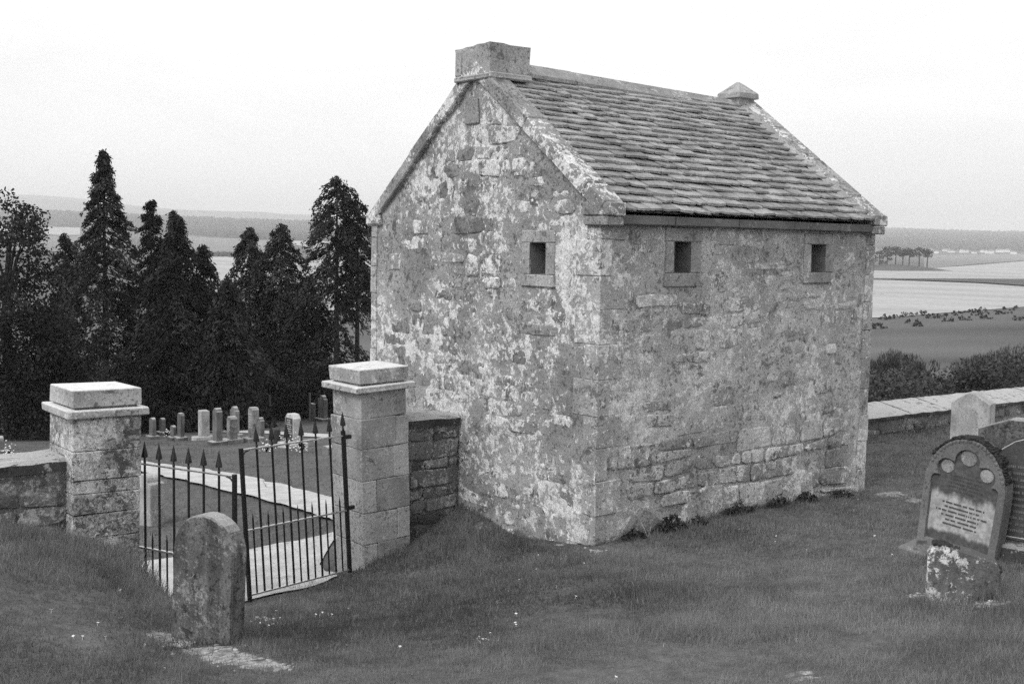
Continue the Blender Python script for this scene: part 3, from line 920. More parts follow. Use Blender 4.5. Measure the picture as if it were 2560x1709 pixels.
# windows
def window(u0, u1, v0, v1, lint, sill, jw, fn):
    w = bpy.data.objects.new("window", None); COL.objects.link(w); w.parent = house
    ORG[w.name] = (0, 0, 0)
    def slab(name, a, b, c, d, dep, mat='dressed', back=-0.05, bev=0.008):
        m = MB()
        P = [fn(a, c, back), fn(b, d, dep)]
        lo = [min(P[0][i], P[1][i]) for i in range(3)]; hi = [max(P[0][i], P[1][i]) for i in range(3)]
        m.box(lo, hi, bev, 0.003); return m.build(name, mat, w)
    slab("lintel", lint[0], lint[1], v1 + 0.003, lint[2], 0.009)
    slab("sill", sill[0], sill[1], sill[2], v0 - 0.003, 0.022)
    slab("jamb", u0 - jw[0], u0, v0, v1, 0.008)
    slab("jamb", u1, u1 + jw[1], v0, v1, 0.007)
    m = MB()
    r = [(u0, v0), (u1, v0), (u1, v1), (u0, v1)]
    s = 0.03
    ri = [(u0 + s, v0 + s * .5), (u1 - s, v0 + s * .5), (u1 - s, v1 - s * .5), (u0 + s, v1 - s * .5)]
    vs_ = [fn(a, b, 0.008) for a, b in r] + [fn(a, b, -0.42) for a, b in ri]
    m.add(vs_, [(i, (i + 1) % 4, 4 + (i + 1) % 4, 4 + i) for i in range(4)])
    m.build("reveal", 'eaves', w)
    slab("shutter", u0 + s, u0 + s + (u1 - u0) * .30, v0 + .02, v1 - .02, -0.22, 'inside', -0.25, 0)
    slab("bar", (u0 + u1) / 2 - 0.002, (u0 + u1) / 2 + 0.012, v0 + .01, v1 - .01, -0.16, 'wood', -0.175, 0)
    return w
window(0.825, 1.077, 2.70, 3.03, (0.68, 1.22, 3.16), (0.68, 1.22, 2.575), (0.14, 0.14), fn_gable)
window(1.049, 1.292, 2.741, 3.064, (0.91, 1.48, 3.212), (0.90, 1.43, 2.597), (0.13, 0.17), fn_long)
window(3.349, 3.614, 2.741, 3.064, (3.215, 3.77, 3.190), (3.215, 3.72, 2.617), (0.13, 0.15), fn_long)
m = MB(); m.box((-0.024, 1.985, 4.33), (0.02, 2.235, 4.60), 0.010, 0.008)
m.build("datestone", 'dressed', house)

# roof
m = MB()
for sgn in (-1, 1):
    y_e = -0.09 if sgn < 0 else HW + 0.09
    a = (0.02, y_e, roof_z(-0.09) - 0.035) if sgn < 0 else (0.02, y_e, roof_z(y_e) - 0.035)
    z_e = a[2]
    m.add([(0.02, y_e, z_e), (HL - 0.02, y_e, z_e), (HL - 0.02, RIDGE_Y, 4.915), (0.02, RIDGE_Y, 4.915)], [(0, 1, 2, 3)])
roof = m.build("roof", 'eaves', house)
SL = math.atan(0.73)
slate_meshes = []
rs = random.Random(5)
for k in range(12):
    mb_ = MB()
    t = rs.uniform(0.018, 0.030)
    n = 5
    xs = [i / (n - 1) for i in range(n)]
    yb = [rs.uniform(-0.014, 0.014) + (0.026 if i in (0, n - 1) else 0) * rs.random() for i in range(n)]
    sk = rs.uniform(-0.02, 0.02)
    vs_ = []
    for z in (0, t):
        vs_ += [(x * 0.935 + 0.032, y + (0.004 if z else 0), z + (rs.uniform(-.003, .002) if z else 0)) for x, y in zip(xs, yb)]
        vs_ += [(0.977 + sk * .5, 0.27, z), (0.022 + sk * .5, 0.27, z)]
    N = n + 2
    fs_ = [tuple(range(N))[::-1], tuple(range(N, 2 * N))] + [(i, (i + 1) % N, N + (i + 1) % N, N + i) for i in range(N)]
    mb_.add(vs_, fs_)
    me = mb_.mesh("slate"); me.materials.append(MAT['slate'])
    slate_meshes.append(me)
def slate_rows(y_sign):
    rows = []
    s = 0.0; i = 0
    total = (RIDGE_Y + 0.15) / math.cos(SL) - 0.17
    while s < total:
        e = 0.150 - 0.045 * (s / total)
        x0 = 0.20 + (0.0 if i > 0 else -0.02); x = x0 - rs.uniform(0, 0.2); x1 = HL - 0.19
        wm = 0.285 - 0.085 * (s / total)
        while x < x1:
            w = wm * rs.uniform(0.62, 1.5)
            a = max(x, x0); b = min(x + w, x1)
            if b - a > 0.06:
                rows.append((s, a, b - a, e))
            x += w
        s += e; i += 1
    return rows
def slate_matrix(s, x, w, sgn):
    ang = SL - 0.235 + rs.uniform(-0.03, 0.03)
    y = -0.15 + s * math.cos(SL); z = roof_z(-0.15) + s * math.sin(SL) + 0.020 + rs.uniform(0, 0.010)
    if sgn < 0:
        return Matrix.Translation((x, y, z)) @ Matrix.Rotation(ang, 4, 'X') @ Matrix.Rotation(rs.uniform(-.028, .028), 4, 'Y') @ Matrix.Rotation(rs.uniform(-.035, .035), 4, 'Z') @ Matrix.Diagonal((w, min(1.0, (2.62 - s) / 0.27), 1, 1))
    return Matrix.Translation((x + w, 2 * RIDGE_Y - y, z)) @ Matrix.Rotation(math.pi, 4, 'Z') @ Matrix.Rotation(ang, 4, 'X') @ Matrix.Diagonal((w, min(1.0, (2.62 - s) / 0.27), 1, 1))
rest = MB()
for k, (s, x, w, e) in enumerate(slate_rows(-1)):
    mt = slate_matrix(s, x, w, -1)
    me = rs.choice(slate_meshes)
    if k < 298:
        o = bpy.data.objects.new("slate", me); COL.objects.link(o); o.parent = roof; o.matrix_local = mt
    else:
        rest.add([tuple(mt @ v.co) for v in me.vertices], [tuple(p_.vertices) for p_ in me.polygons])
for (s, x, w, e) in slate_rows(1):
    mt = slate_matrix(s, x, w, 1); me = rs.choice(slate_meshes)
    rest.add([tuple(mt @ v.co) for v in me.vertices], [tuple(p_.vertices) for p_ in me.polygons])
o = rest.build("upper_slates", 'slate', roof); o['kind'] = "stuff"

# eaves course
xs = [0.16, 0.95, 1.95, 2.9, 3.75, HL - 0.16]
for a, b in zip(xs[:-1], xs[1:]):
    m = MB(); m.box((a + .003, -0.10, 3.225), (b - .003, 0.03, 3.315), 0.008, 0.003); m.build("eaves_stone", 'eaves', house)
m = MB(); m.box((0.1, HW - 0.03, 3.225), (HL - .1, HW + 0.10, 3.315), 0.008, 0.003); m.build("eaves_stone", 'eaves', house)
# skew copings
def skews(x0, x1, joints, side):
    for a, b in zip(joints[:-1], joints[1:]):
        za, zb = skew_top(a), skew_top(b)
        L = math.hypot(b - a, zb - za); ang = math.atan2(zb - za, b - a)
        m = MB()
        m.box((x0, 0.003, -0.15), (x1, L - 0.003, 0.0), 0.012, 0.006)
        R = Matrix.Translation((random.uniform(-.006, .006), a, za)) @ Matrix.Rotation(ang if b > a else ang, 4, 'X')
        m.v = [tuple(R @ Vector(q)) for q in m.v]
        m.build("coping_stone", 'skew', house)
skews(-0.055, 0.215, [-0.10, 0.15, 0.62, 1.10, 2.02], 0)
skews(-0.055, 0.215, [2.10, 2.75, 3.3, 3.8, 4.22], 1)
skews(HL - 0.205, HL + 0.055, [-0.10, 0.22, 0.85, 1.45, 2.02], 0)
skews(HL - 0.205, HL + 0.055, [2.10, 2.9, 3.6, 4.22], 1)
for (x0, x1) in ((-0.05, 0.20), (HL - 0.20, HL + 0.06)):
    m = MB(); m.box((x0, -0.15, 3.300), (x1, 0.24, 3.44), 0.014, 0.006); m.build("kneeler", 'skew', house)
    m = MB(); m.box((x0 + .005, -0.125, 3.205), (x1 - .008, 0.20, 3.296), 0.012, 0.005); m.build("kneeler", 'skew', house)
    m = MB(); m.box((x0, HW - 0.22, 3.225), (x1, HW + 0.09, 3.36), 0.02, 0.006); m.build("kneeler", 'skew', house)
m = MB()                                                     # mortar fillet against the far coping
for y_a, y_b in ((-0.02, 0.7), (0.7, 1.4), (1.4, 2.0)):
    m.add([(HL - 0.34, y_a, roof_z(y_a) + .02), (HL - 0.20, y_a, skew_top(y_a) - .02), (HL - 0.20, y_a, roof_z(y_a) - .05), (HL - 0.33, y_b, roof_z(y_b) + .02), (HL - 0.20, y_b, skew_top(y_b) - .02), (HL - 0.20, y_b, roof_z(y_b) - .05)],
          [(0, 3, 4, 1), (1, 4, 5, 2), (0, 2, 5, 3), (0, 1, 2), (3, 5, 4)])
m.build("mortar_fillet", 'chimney', roof)
# ridge
xs = [0.50, 1.36, 3.007, 3.75, 4.40]
for k, (a, b) in enumerate(zip(xs[:-1], xs[1:])):
    za = 5.062 - 0.022 * a; zb = 5.062 - 0.022 * b + random.uniform(-.006, .006)
    m = MB()
    prof = [(-0.165, -0.165), (-0.165, -0.125), (-0.045, 0.0), (0.045, 0.0), (0.165, -0.125), (0.165, -0.165), (0.0, -0.11)]
    n = len(prof)
    vs_ = [(a + .004, RIDGE_Y + u_, za + v_) for u_, v_ in prof] + [(b - .004, RIDGE_Y + u_, zb + v_) for u_, v_ in prof]
    m.add(vs_, [(i, (i + 1) % n, n + (i + 1) % n, n + i) for i in range(n)] + [tuple(range(n))[::-1], tuple(range(n, 2 * n))])
    m.build("ridge_stone", 'ridge', house)
# chimney
def cham_frust(m, lo0, hi0, z0, lo1, hi1, zt, n=6):
    """tapered block with an uneven broken top; zt = list of 4 corner heights"""
    ring0 = []; ring1 = []
    cs0 = [(lo0[0], lo0[1]), (hi0[0], lo0[1]), (hi0[0], hi0[1]), (lo0[0], hi0[1])]
    cs1 = [(lo1[0], lo1[1]), (hi1[0], lo1[1]), (hi1[0], hi1[1]), (lo1[0], hi1[1])]
    for k in range(4):
        for i in range(n):
            t = i / n
            a, b = cs0[k], cs0[(k + 1) % 4]; c, d = cs1[k], cs1[(k + 1) % 4]
            ring0.append((a[0] + (b[0] - a[0]) * t, a[1] + (b[1] - a[1]) * t, z0))
            z = zt[k] * (1 - t) + zt[(k + 1) % 4] * t + (random.uniform(-.008, .008) if i else 0)
            ring1.append((c[0] + (d[0] - c[0]) * t + random.uniform(-.004, .004), c[1] + (d[1] - c[1]) * t + random.uniform(-.004, .004), z))
    N = len(ring0)
    cx = sum(q[0] for q in ring1) / N; cy = sum(q[1] for q in ring1) / N
    vs_ = ring0 + ring1 + [(cx, cy, max(zt) + 0.01)]
    m.add(vs_, [(i, (i + 1) % N, N + (i + 1) % N, N + i) for i in range(N)] + [(N + i, N + (i + 1) % N, 2 * N) for i in range(N)] + [tuple(range(N))[::-1]])
m = MB(); cham_frust(m, (-0.04, 1.757), (0.50, 2.325), 4.80, (-0.05, 1.762), (0.535, 2.38), [5.185, 5.185, 5.19, 5.165])
chim = m.build("chimney", 'chimney', house)
m = MB(); m.box((-0.075, 1.715, 4.800), (0.53, 1.752, 4.862), 0.012, 0.006); m.build("chimney_band", 'chimney', chim)
m = MB(); m.box((-0.085, 1.753, 4.792), (-0.043, 2.36, 4.856), 0.012, 0.006); m.build("chimney_band", 'chimney', chim)
m = MB(); m.box((-0.062, 2.26, 4.862), (-0.02, 2.372, 5.15), 0.01, 0.006); m.build("chimney_cornerstone", 'chimney', chim)
# finial block on the far gable
m = MB()
c = (4.40, RIDGE_Y)
R_ = [(0.15, 4.86), (0.15, 4.985), (0.195, 4.995), (0.19, 5.055), (0.10, 5.145), (0.015, 5.215)]
vs_ = []
for r_, z in R_:
    vs_ += [(c[0] + sx * r_, c[1] + sy * r_, z + random.uniform(-.006, .006)) for sx, sy in ((-1, -1), (1, -1), (1, 1), (-1, 1))]
fs_ = [(4 * k + i, 4 * k + (i + 1) % 4, 4 * k + 4 + (i + 1) % 4, 4 * k + 4 + i) for k in range(len(R_) - 1) for i in range(4)] + [(0, 3, 2, 1), tuple(4 * (len(R_) - 1) + i for i in range(4))]
m.add(vs_, fs_); m.build("finial", 'chimney', house)

# ------------------------------------------------------------------ boundary walls
def yard_wall(name, label, x0, x1, y0, y1, zb, ztop, cope_h, cope_out, seed, keepp=0.9, stones=True, slope=0.0, clen=0.9, zend=None):
    zend = ztop if zend is None else zend
    w = thing(name, label, "wall", ((x0 + x1) / 2, (y0 + y1) / 2, g1((x0 + x1) / 2, y0)))
    zt = lambda x: ztop + (zend - ztop) * (x - x0) / (x1 - x0)
    m = MB()
    us_ = lin(x0, x1, 0.1); rows = 14
    fnw = lambda u, v, d: (u, y0 - d, v)
    wall_peak(m, us_, zb, zt, fnw, rows, 0.03, seed)
    m.add([(x0, y0, zb), (x1, y0, zb), (x1, y1, zb), (x0, y1, zb), (x0, y0, zt(x0)), (x1, y0, zt(x1)), (x1, y1, zt(x1)), (x0, y1, zt(x0))],
          [(4, 5, 6, 7), (2, 3, 7, 6), (1, 2, 6, 5), (3, 0, 4, 7)])
    core = m.build("wall_core", 'wall_mortar', w)
    if stones:
        def kp(poly, rnd):
            return max(q[1] - zt(q[0]) for q in poly) < -0.004 and rnd.random() < keepp
        for q in rubble(x0 + .01, x1 - .01, max(zb, -0.75), max(ztop, zend), 0.10, 0.2, 0.16, 0.5, seed, kp, 0.02)[:300]:
            stone_piece(q, fnw, random.uniform(0.0, 0.026), random.uniform(.002, .01), core, 'wall_stone')
    x = x0 + 0.002; rr = random.Random(seed)
    while x < x1 - 0.02:
        L = min(clen * rr.uniform(0.7, 1.3), x1 - x)
        if x1 - (x + L) < 0.25: L = x1 - x
        m = MB()
        a, b = x + .004, x + L - .004
        za, zb_ = zt(a), zt(b)
        j = lambda: rr.uniform(-.008, .008)
        yo, yi = y0 - cope_out, y1 + cope_out
        N = max(3, int(L / 0.14))
        xs_ = [a + (b - a) * i / N for i in range(N + 1)]
        vs_ = []
        for i, xx in enumerate(xs_):
            z_ = zt(xx)
            vs_ += [(xx, yo + j(), z_ + .003), (xx, yi, z_ + .003), (xx, yi + j(), z_ + cope_h + slope + j()), (xx, yo + .05 + j(), z_ + cope_h + j()), (xx, yo + j(), z_ + cope_h - .025 + j())]
        fs_ = [(5 * i + k, 5 * i + (k + 1) % 5, 5 * i + 5 + (k + 1) % 5, 5 * i + 5 + k) for i in range(N) for k in range(5)] + [tuple(range(5)), tuple(5 * N + k for k in range(5))]
        m.add(vs_, fs_)
        m.build("coping_stone", 'wall_cope', w)
        x += L
    return w
yard_wall("boundary_wall", "short dark rubble wall between the leaning gate pillar and the house", -0.755, -0.02, 2.28, 2.74, -0.9, 0.965, 0.10, 0.045, 301)
yard_wall("boundary_wall", "low rubble wall with mossy coping running away from the squat lichened pillar", -9.0, -4.42, 2.30, 2.76, -0.9, 0.90, 0.115, 0.04, 302)
yard_wall("boundary_wall", "low wall with broad pale sloping coping beyond the house", HL + 0.04, 24.0, 2.30, 2.80, -1.6, 0.36, 0.075, 0.05, 303, 0.9, True, 0.12, 1.4, 0.12)

# ------------------------------------------------------------------ gate pillars
def pillar(label, x0, x1, y0, y1, zb, joints, caps, lean, mats, narrow=()):
    cx, cy = (x0 + x1) / 2, (y0 + y1) / 2
    p_ = thing("gate_pillar", label, "pillar", (cx, cy, zb), (0, lean, 0))
    hx, hy = (x1 - x0) / 2, (y1 - y0) / 2
    for k in range(len(joints) - 1):
        a, b = joints[k] - zb, joints[k + 1] - zb
        ins = 0.018 if k in narrow else random.uniform(-.006, .008)
        n = 1 if (b - a) < 0.16 else (random.choice((1, 2, 2)) if mats[0] != 'pillar' else random.choice((1, 1, 2)))
        cut = [-hx + ins, hx - ins] if n == 1 else [-hx + ins, random.choice((-.12, .1, .14)), hx - ins]
        for u0_, u1_ in zip(cut[:-1], cut[1:]):
            m = MB(); m.box((u0_ + .0015, -hy + ins + random.uniform(-.004, .004), a + .004), (u1_ - .0015, hy - ins, b - .003), 0.007, 0.006)
            m.build("block", mats[k % len(mats)], p_, world=False)
    (b0, b1, bo), (c0, c1, co) = caps
    m = MB(); m.box((-hx - bo, -hy - bo, b0 - zb), (hx + bo, hy + bo, b1 - zb), 0.010, 0.006); m.build("band", 'cap', p_, world=False)
    m = MB(); m.box((-hx + .03, -hy + .03, b1 - zb - .004), (hx - .03, hy - .03, c0 - zb + .004)); m.build("bed_joint", 'wall_mortar', p_, world=False)
    m = MB(); m.box((-hx - co, -hy - co, c0 - zb), (hx + co, hy + co, c1 - zb), 0.008, 0.005); m.build("cap", 'cap', p_, world=False)
    return p_
pillar("tall smooth ashlar gate pillar leaning outwards beside the house", -1.355, -0.742, 2.14, 2.76, -0.62, [-0.62, -0.22, 0.12, 0.47, 0.82, 1.14, 1.43], ((1.43, 1.497, 0.065), (1.517, 1.672, 0.005)), -0.033, ['pillar_plain'], (5,))
pillar("squat lichen-covered gate pillar standing on the grass bank", -4.465, -3.835, 2.12, 2.76, -0.55, [-0.55, 0.02, 0.28, 0.50, 0.69, 0.81, 1.08, 1.385], ((1.385, 1.462, 0.055), (1.478, 1.635, 0.0)), 0.020, ['pillar'])

# ------------------------------------------------------------------ iron gates
SPEAR = [(0.0, .010), (.018, .014), (.03, .009), (.05, .009), (.058, .031), (.085, .027), (.21, .001)]
def gate(label, hinge, end, height, mid, shear, nbars):
    hinge = Vector(hinge); end = Vector(end)
    L = math.hypot(end.x - hinge.x, end.y - hinge.y)
    ang = math.atan2(end.y - hinge.y, end.x - hinge.x)
    t = thing("iron_gate", label, "gate", hinge, (0, 0, ang))
    def fin(m, name, mat='iron', par=None):
        m.v = [(x + shear * z, y, z) for x, y, z in m.v]
        return m.build(name, mat, par or t, world=False)
    def spear(x, z, par):
        m = MB(); m.tube([(x, 0, z + h) for h, r in SPEAR], [r for h, r in SPEAR], 8); fin(m, "spearhead", 'iron', par)
    m = MB(); m.tube([(0, 0, -0.03), (0, 0, height + 0.05)], 0.026, 10); post = fin(m, "hinge_stile"); spear(0, height + .05, post)
    m = MB(); m.box((L - .018, -.018, -.07), (L + .018, .018, height + .02), 0.003); fin(m, "end_stile")
    for nm, z in (("bottom_rail", 0.0), ("middle_rail", mid), ("top_rail", height)):
        m = MB(); m.box((0.018, -.017, z - .008), (L - .012, .019, z + .008), 0.002); fin(m, nm, 'iron_rail')
    m = MB(); m.tube([(L - .012, 0, height - .10), (L - .022, 0, height - .05), (L - .05, 0, height - .022), (L - .10, 0, height - .008)], .008, 6); fin(m, "corner_brace")
    for i in range(1, nbars + 1):
        x = L * i / (nbars + 1)
        m = MB(); m.tube([(x, 0, 0), (x, 0, height + .01)], .0115, 8); b = fin(m, "bar"); spear(x, height + .008, b)
    for i in range(nbars + 1):
        x = L * (i + .5) / (nbars + 1)
        m = MB(); m.tube([(x, 0, 0), (x, 0, mid + .10), (x, 0, mid + .165)], [.009, .009, .001], 6); fin(m, "short_bar")
    for z in (height - .02, mid + .02):
        m = MB(); m.box((-.10, -.02, z - .02), (-.015, .02, z + .02), 0.004); fin(m, "hinge_bracket")
    return t
gate("black iron spear-topped gate leaf hung on the leaning pillar", (-1.500, 2.20, -0.477), (-2.775, 1.985, -0.477), 1.455, 0.65, 0.066, 6)
gate("black iron spear-topped gate leaf swung open behind the small round-topped gravestone", (-3.800, 2.39, -0.56), (-3.31, 1.20, -0.56), 1.455, 0.65, 0.0, 6)
# ------------------------------------------------------------------ gravestones
def arc(cx, cz, rx, rz, a0, a1, n):
    return [(cx + rx * math.cos(math.radians(a0 + (a1 - a0) * i / n)), cz + rz * math.sin(math.radians(a0 + (a1 - a0) * i / n))) for i in range(n + 1)]
def outline(kind, w, h):
    a = w / 2
    if kind == 'round':
        k = min(a * 0.95, h * .45)
        return [(-a, 0), (a, 0)] + arc(0, h - k, a, k, 0, 180, 14)
    if kind == 'low':
        return [(-a, 0), (a, 0)] + arc(0, h - a * .5, a, a * .5, 0, 180, 12)
    if kind == 'shoulder':
        b = a * 0.66; s = h - b * 0.9
        return [(-a, 0), (a, 0), (a, s - .02), (a - .02, s), (b + .01, s)] + arc(0, s, b, b * .9, 0, 180, 10) + [(-b - .01, s), (-a + .02, s), (-a, s - .02)]
    if kind == 'gable':
        return [(-a, 0), (a, 0), (a, h - a * .55), (a * .15, h), (-a * .15, h), (-a, h - a * .55)]
    if kind == 'peon':     # clipped corners
        return [(-a, 0), (a, 0), (a, h - a * .5), (a * .55, h), (-a * .55, h), (-a, h - a * .5)]
    return [(-a, 0), (a, 0), (a, h - .02), (-a, h)]
def inscription(rows, w, z0, z1, y, seed, mat, parent, world=False, gap=0.5):
    r = random.Random(seed)
    m = MB()
    dz = (z1 - z0) / rows
    for i in range(rows):
        z = z1 - dz * (i + .5); hw = w / 2 * r.uniform(.55, 1.0); x = -hw; ch = dz * (1 - gap)
        while x < hw:
            lw = ch * r.uniform(.35, .7)
            if r.random() > .14:
                m.box((x, y - .004, z - ch / 2), (min(x + lw, hw), y + .006, z + ch / 2))
            x += lw + ch * .22
    o_ = m.build("inscription", mat, parent, world=world)
    o_["kind"] = "stuff"
    return o_
def headstone(label, loc, theta, w, h, t, kind, mat, plinth=None, lean=(0, 0), rows=0, lmat='letter_dark', group=None, name="gravestone", sink=0.15, panel=None):
    T = thing(name, label, "gravestone", loc, (lean[0], lean[1], theta), group)
    z0 = plinth[2] if plinth else -sink
    m = MB()
    ol = [(u_, v_ + z0) for u_, v_ in outline(kind, w, h - z0 if not plinth else h - z0)]
    m.extrude(ol, lambda u_, v_, d: (u_, -d, v_), -t / 2, t / 2, min(.012, t * .15))
    slab = m.build("slab", mat, T, world=False)
    if plinth:
        pw, pt, ph = plinth
        m = MB(); m.box((-pw / 2, -pt / 2, -0.2), (pw / 2, pt / 2, ph), 0.015, 0.006); m.build("plinth", mat if mat != 'granite' else 'grave_mid', T, world=False)
    if panel:
        m = MB(); m.box((-w * .42, -t / 2 - .006, z0 + h * .06), (w * .42, -t / 2 + .002, z0 + (h - z0) * .86)); m.build("panel", panel, T, world=False)
    if rows:
        inscription(rows, w * .74, z0 + (h - z0) * .30, z0 + (h - z0) * .82, -t / 2 - (.005 if panel else 0), int(w * 1000 + h * 77), lmat, T)
    return T
def far_stone(label, x, yt, yb, wpx, kind, mat, plinth=True, theta=-math.pi / 2, rows=0, lmat='letter_pale', t=.13, lean=(0, 0), panel=None):
    px, py0, py1 = 340 + x / 4.195, 960 + yt / 4.195, 960 + yb / 4.195
    b = hit(px, py1)
    dep = float(np.dot(b - CAM, _f))
    h = (py1 - py0) / FPX * dep
    app = wpx / 4.195 / FPX * dep
    w = max(.26, (app - t * .85) / .47)
    return headstone(label, (b[0], b[1], b[2]), theta, w, h, t, kind, mat, (w * 1.35, t * 2.6, .13) if plinth else None, lean, rows, lmat, panel=panel)
far_stone("slim round-topped dark gravestone nearest the gate pillar's cap corner", 175, 348, 578, 55, 'round', 'grave_far')
far_stone("short round-topped dark gravestone behind a bunch of white flowers", 277, 350, 530, 46, 'round', 'grave_far')
far_stone("very small dark gravestone between white flowers and a tapering stone", 390, 430, 590, 46, 'low', 'grave_far', True, t=.1)
far_stone("tall dark gravestone with clipped top on a low plinth, leaning slightly", 468, 298, 590, 62, 'peon', 'grave_far', True, lean=(0, .05))
far_stone("slim pale square-topped pillar stone on a plinth", 712, 270, 585, 62, 'flat', 'grave_pale', True, t=.26)
far_stone("large dark shouldered gravestone on a big block plinth", 855, 245, 640, 100, 'shoulder', 'grave_far', True, t=.17)
far_stone("tall round-shouldered grey gravestone behind the small lettered one", 1035, 228, 560, 100, 'shoulder', 'grave_mid', True)
far_stone("low lettered gravestone on a pale kerb slab", 1008, 335, 618, 95, 'peon', 'grave_mid', True, rows=7, t=.2)
far_stone("tall lettered gravestone with clipped shoulders", 1232, 238, 605, 104, 'peon', 'grave_mid', True, rows=6, t=.2)
far_stone("narrow grey gravestone half hidden behind the tall lettered one", 1306, 345, 570, 44, 'shoulder', 'grave_mid', False)
far_stone("small squat black gravestone beside white wreaths", 1455, 455, 655, 92, 'low', 'granite', False, t=.2)
far_stone("broad gravestone with polished black lettered panel above white wreaths", 1645, 305, 660, 160, 'peon', 'grave_pale', True, rows=7, panel='granite', t=.22)
far_stone("short dull gravestone by the hedge", 1852, 198, 388, 60, 'flat', 'grave_far', False)
far_stone("tall rounded dull gravestone by the hedge on a sloping plinth", 1958, 112, 388, 95, 'shoulder', 'grave_far', True, t=.16)
far_stone("tiny dark marker stone low in the lawn", 2020, 640, 740, 80, 'low', 'grave_mid', False, t=.2)
far_stone("grey gravestone at the foot of the dark shrubs beyond the low wall", -1425, 540, 735, 60, 'round', 'grave_mid', True)
b = hit(374, 1310); dep = float(np.dot(b - CAM, _f))
headstone("pale round-shouldered gravestone just beyond the swung-open gate leaf", b, -math.pi / 2 + .2, .42, 130 / FPX * dep, .24, 'shoulder', 'grave_pale', None)

# small round-topped stone in front of the gate
b = (hit(442, 1572) + hit(602, 1622)) / 2
HS = headstone("small dark streaked round-topped gravestone standing before the open gate", (b[0] + .02, b[1] + .05, b[2] + .0), math.radians(-66), .52, .845, .135, 'round', 'grave_dark', None, (-.02, .03))

# leaning carved stone
def ring_resample(pts, n):
    pts = [np.array(q, float) for q in pts]; pts.append(pts[0])
    seg = [np.linalg.norm(b_ - a_) for a_, b_ in zip(pts[:-1], pts[1:])]
    tot = sum(seg); out = []; acc = 0; i = 0
    for k in range(n):
        s_ = tot * k / n
        while acc + seg[i] < s_ - 1e-9:
            acc += seg[i]; i += 1
        f = (s_ - acc) / max(seg[i], 1e-9)
        out.append(pts[i] * (1 - f) + pts[i + 1] * f)
    return out
def bound(label, loc, theta, lean):
    T = thing("gravestone", label, "gravestone", loc, (lean[0], lean[1], theta))
    w, h, t = .70, 1.06, .15
    a = w / 2
    ol = [(-a * .96, -.1), (a * .96, -.1), (a, .55)] + arc(0, .62, a, .44, 8, 172, 22) + [(-a, .55)]
    m = MB(); m.extrude(ol, lambda u_, v_, d: (u_, -d, v_), -t / 2, t / 2 - .028, 0); m.build("slab", 'grave_red', T, world=False)
    inner = [(-.275, .13), (.275, .13), (.285, .62)] + arc(.245, .66, .045, .05, -10, 130, 6) + arc(.165, .775, .085, .085, -35, 130, 9) \
        + arc(0, .875, .105, .095, -15, 195, 14) + arc(-.165, .775, .085, .085, 50, 215, 9) + arc(-.245, .66, .045, .05, 50, 190, 6) + [(-.285, .62)]
    N = 90
    A = ring_resample(ol, N * 4); cen = np.array([0, .5])
    angs = [math.atan2(q[1] - cen[1], q[0] - cen[0]) for q in inner]
    B = [np.array(q) for q in ring_resample(inner, N)]
    def outer_at(q):
        th = math.atan2(q[1] - cen[1], q[0] - cen[0])
        return min(A, key=lambda p_: abs((math.atan2(p_[1] - cen[1], p_[0] - cen[0]) - th + math.pi) % (2 * math.pi) - math.pi))
    O = [outer_at(q) for q in B]
    y1, y0 = -t / 2, -t / 2 + .03
    vs_ = [(q[0] * .985, y1, .5 + (q[1] - .5) * .985) for q in O] + [(q[0], y1, q[1]) for q in B] + [(q[0] * .97, y0 + .004, .5 + (q[1] - .5) * .98) for q in B] + [(q[0], y0 + .004, q[1]) for q in O]
    fs_ = []
    for k in range(N):
        k2 = (k + 1) % N
        fs_ += [(k, k2, N + k2, N + k), (N + k, N + k2, 2 * N + k2, 2 * N + k), (3 * N + k, 3 * N + k2, k2, k)]
    m = MB(); m.add(vs_, fs_); m.build("carved_frame", 'grave_red', T, world=False)
    m = MB(); m.extrude([(q[0] * 1.0, q[1]) for q in inner], lambda u_, v_, d: (u_, -d, v_), t / 2 - .03, t / 2 - .0265); m.build("panel", 'panel_stain', T, world=False)
    for cx_, cz_, r_ in ((0, .895, .07), (-.168, .785, .058), (.168, .785, .058)):
        m = MB(); m.extrude(arc(cx_, cz_, r_, r_, 0, 345, 16), lambda u_, v_, d: (u_, -d, v_), t / 2 - .028, t / 2 - .018, .006); m.build("roundel", 'roundel', T, world=False)
    inscription(5, .34, .58, .74, -t / 2 + .026, 5, 'letter_dark', T, gap=.62)
    inscription(6, .50, .28, .50, -t / 2 + .026, 9, 'letter_dark', T, gap=.64)
    # row of knobs round the rim
    for k in range(3, 27):
        q = arc(0, .62, a - .02, .42, 4, 176, 30)[k]
        if k % 1 == 0:
            m = MB(); m.box((q[0] - .012, -t / 2 - .008, q[1] - .012), (q[0] + .012, -t / 2 + .004, q[1] + .012), .004); m.build("rim_boss", 'grave_red', T, world=False)
    r = random.Random(13); m = MB()
    for k in range(40):
        q = arc(0, .62, a + .004, .445, 20, 150, 40)[k]
        s_ = r.uniform(.012, .028)
        m.box((q[0] - s_, -t / 2 - r.uniform(-.02, .006), q[1] - s_ * .6), (q[0] + s_, t / 2 * r.uniform(-.2, 1), q[1] + s_ * .5), .005, .004)
    m.build("moss", 'moss', T, world=False)['kind'] = "stuff"
    m = MB(); m.box((-.46, -.17, -.25), (.46, .17, .02), .02, .008); m.build("plinth", 'grave_red', T, world=False)
    return T
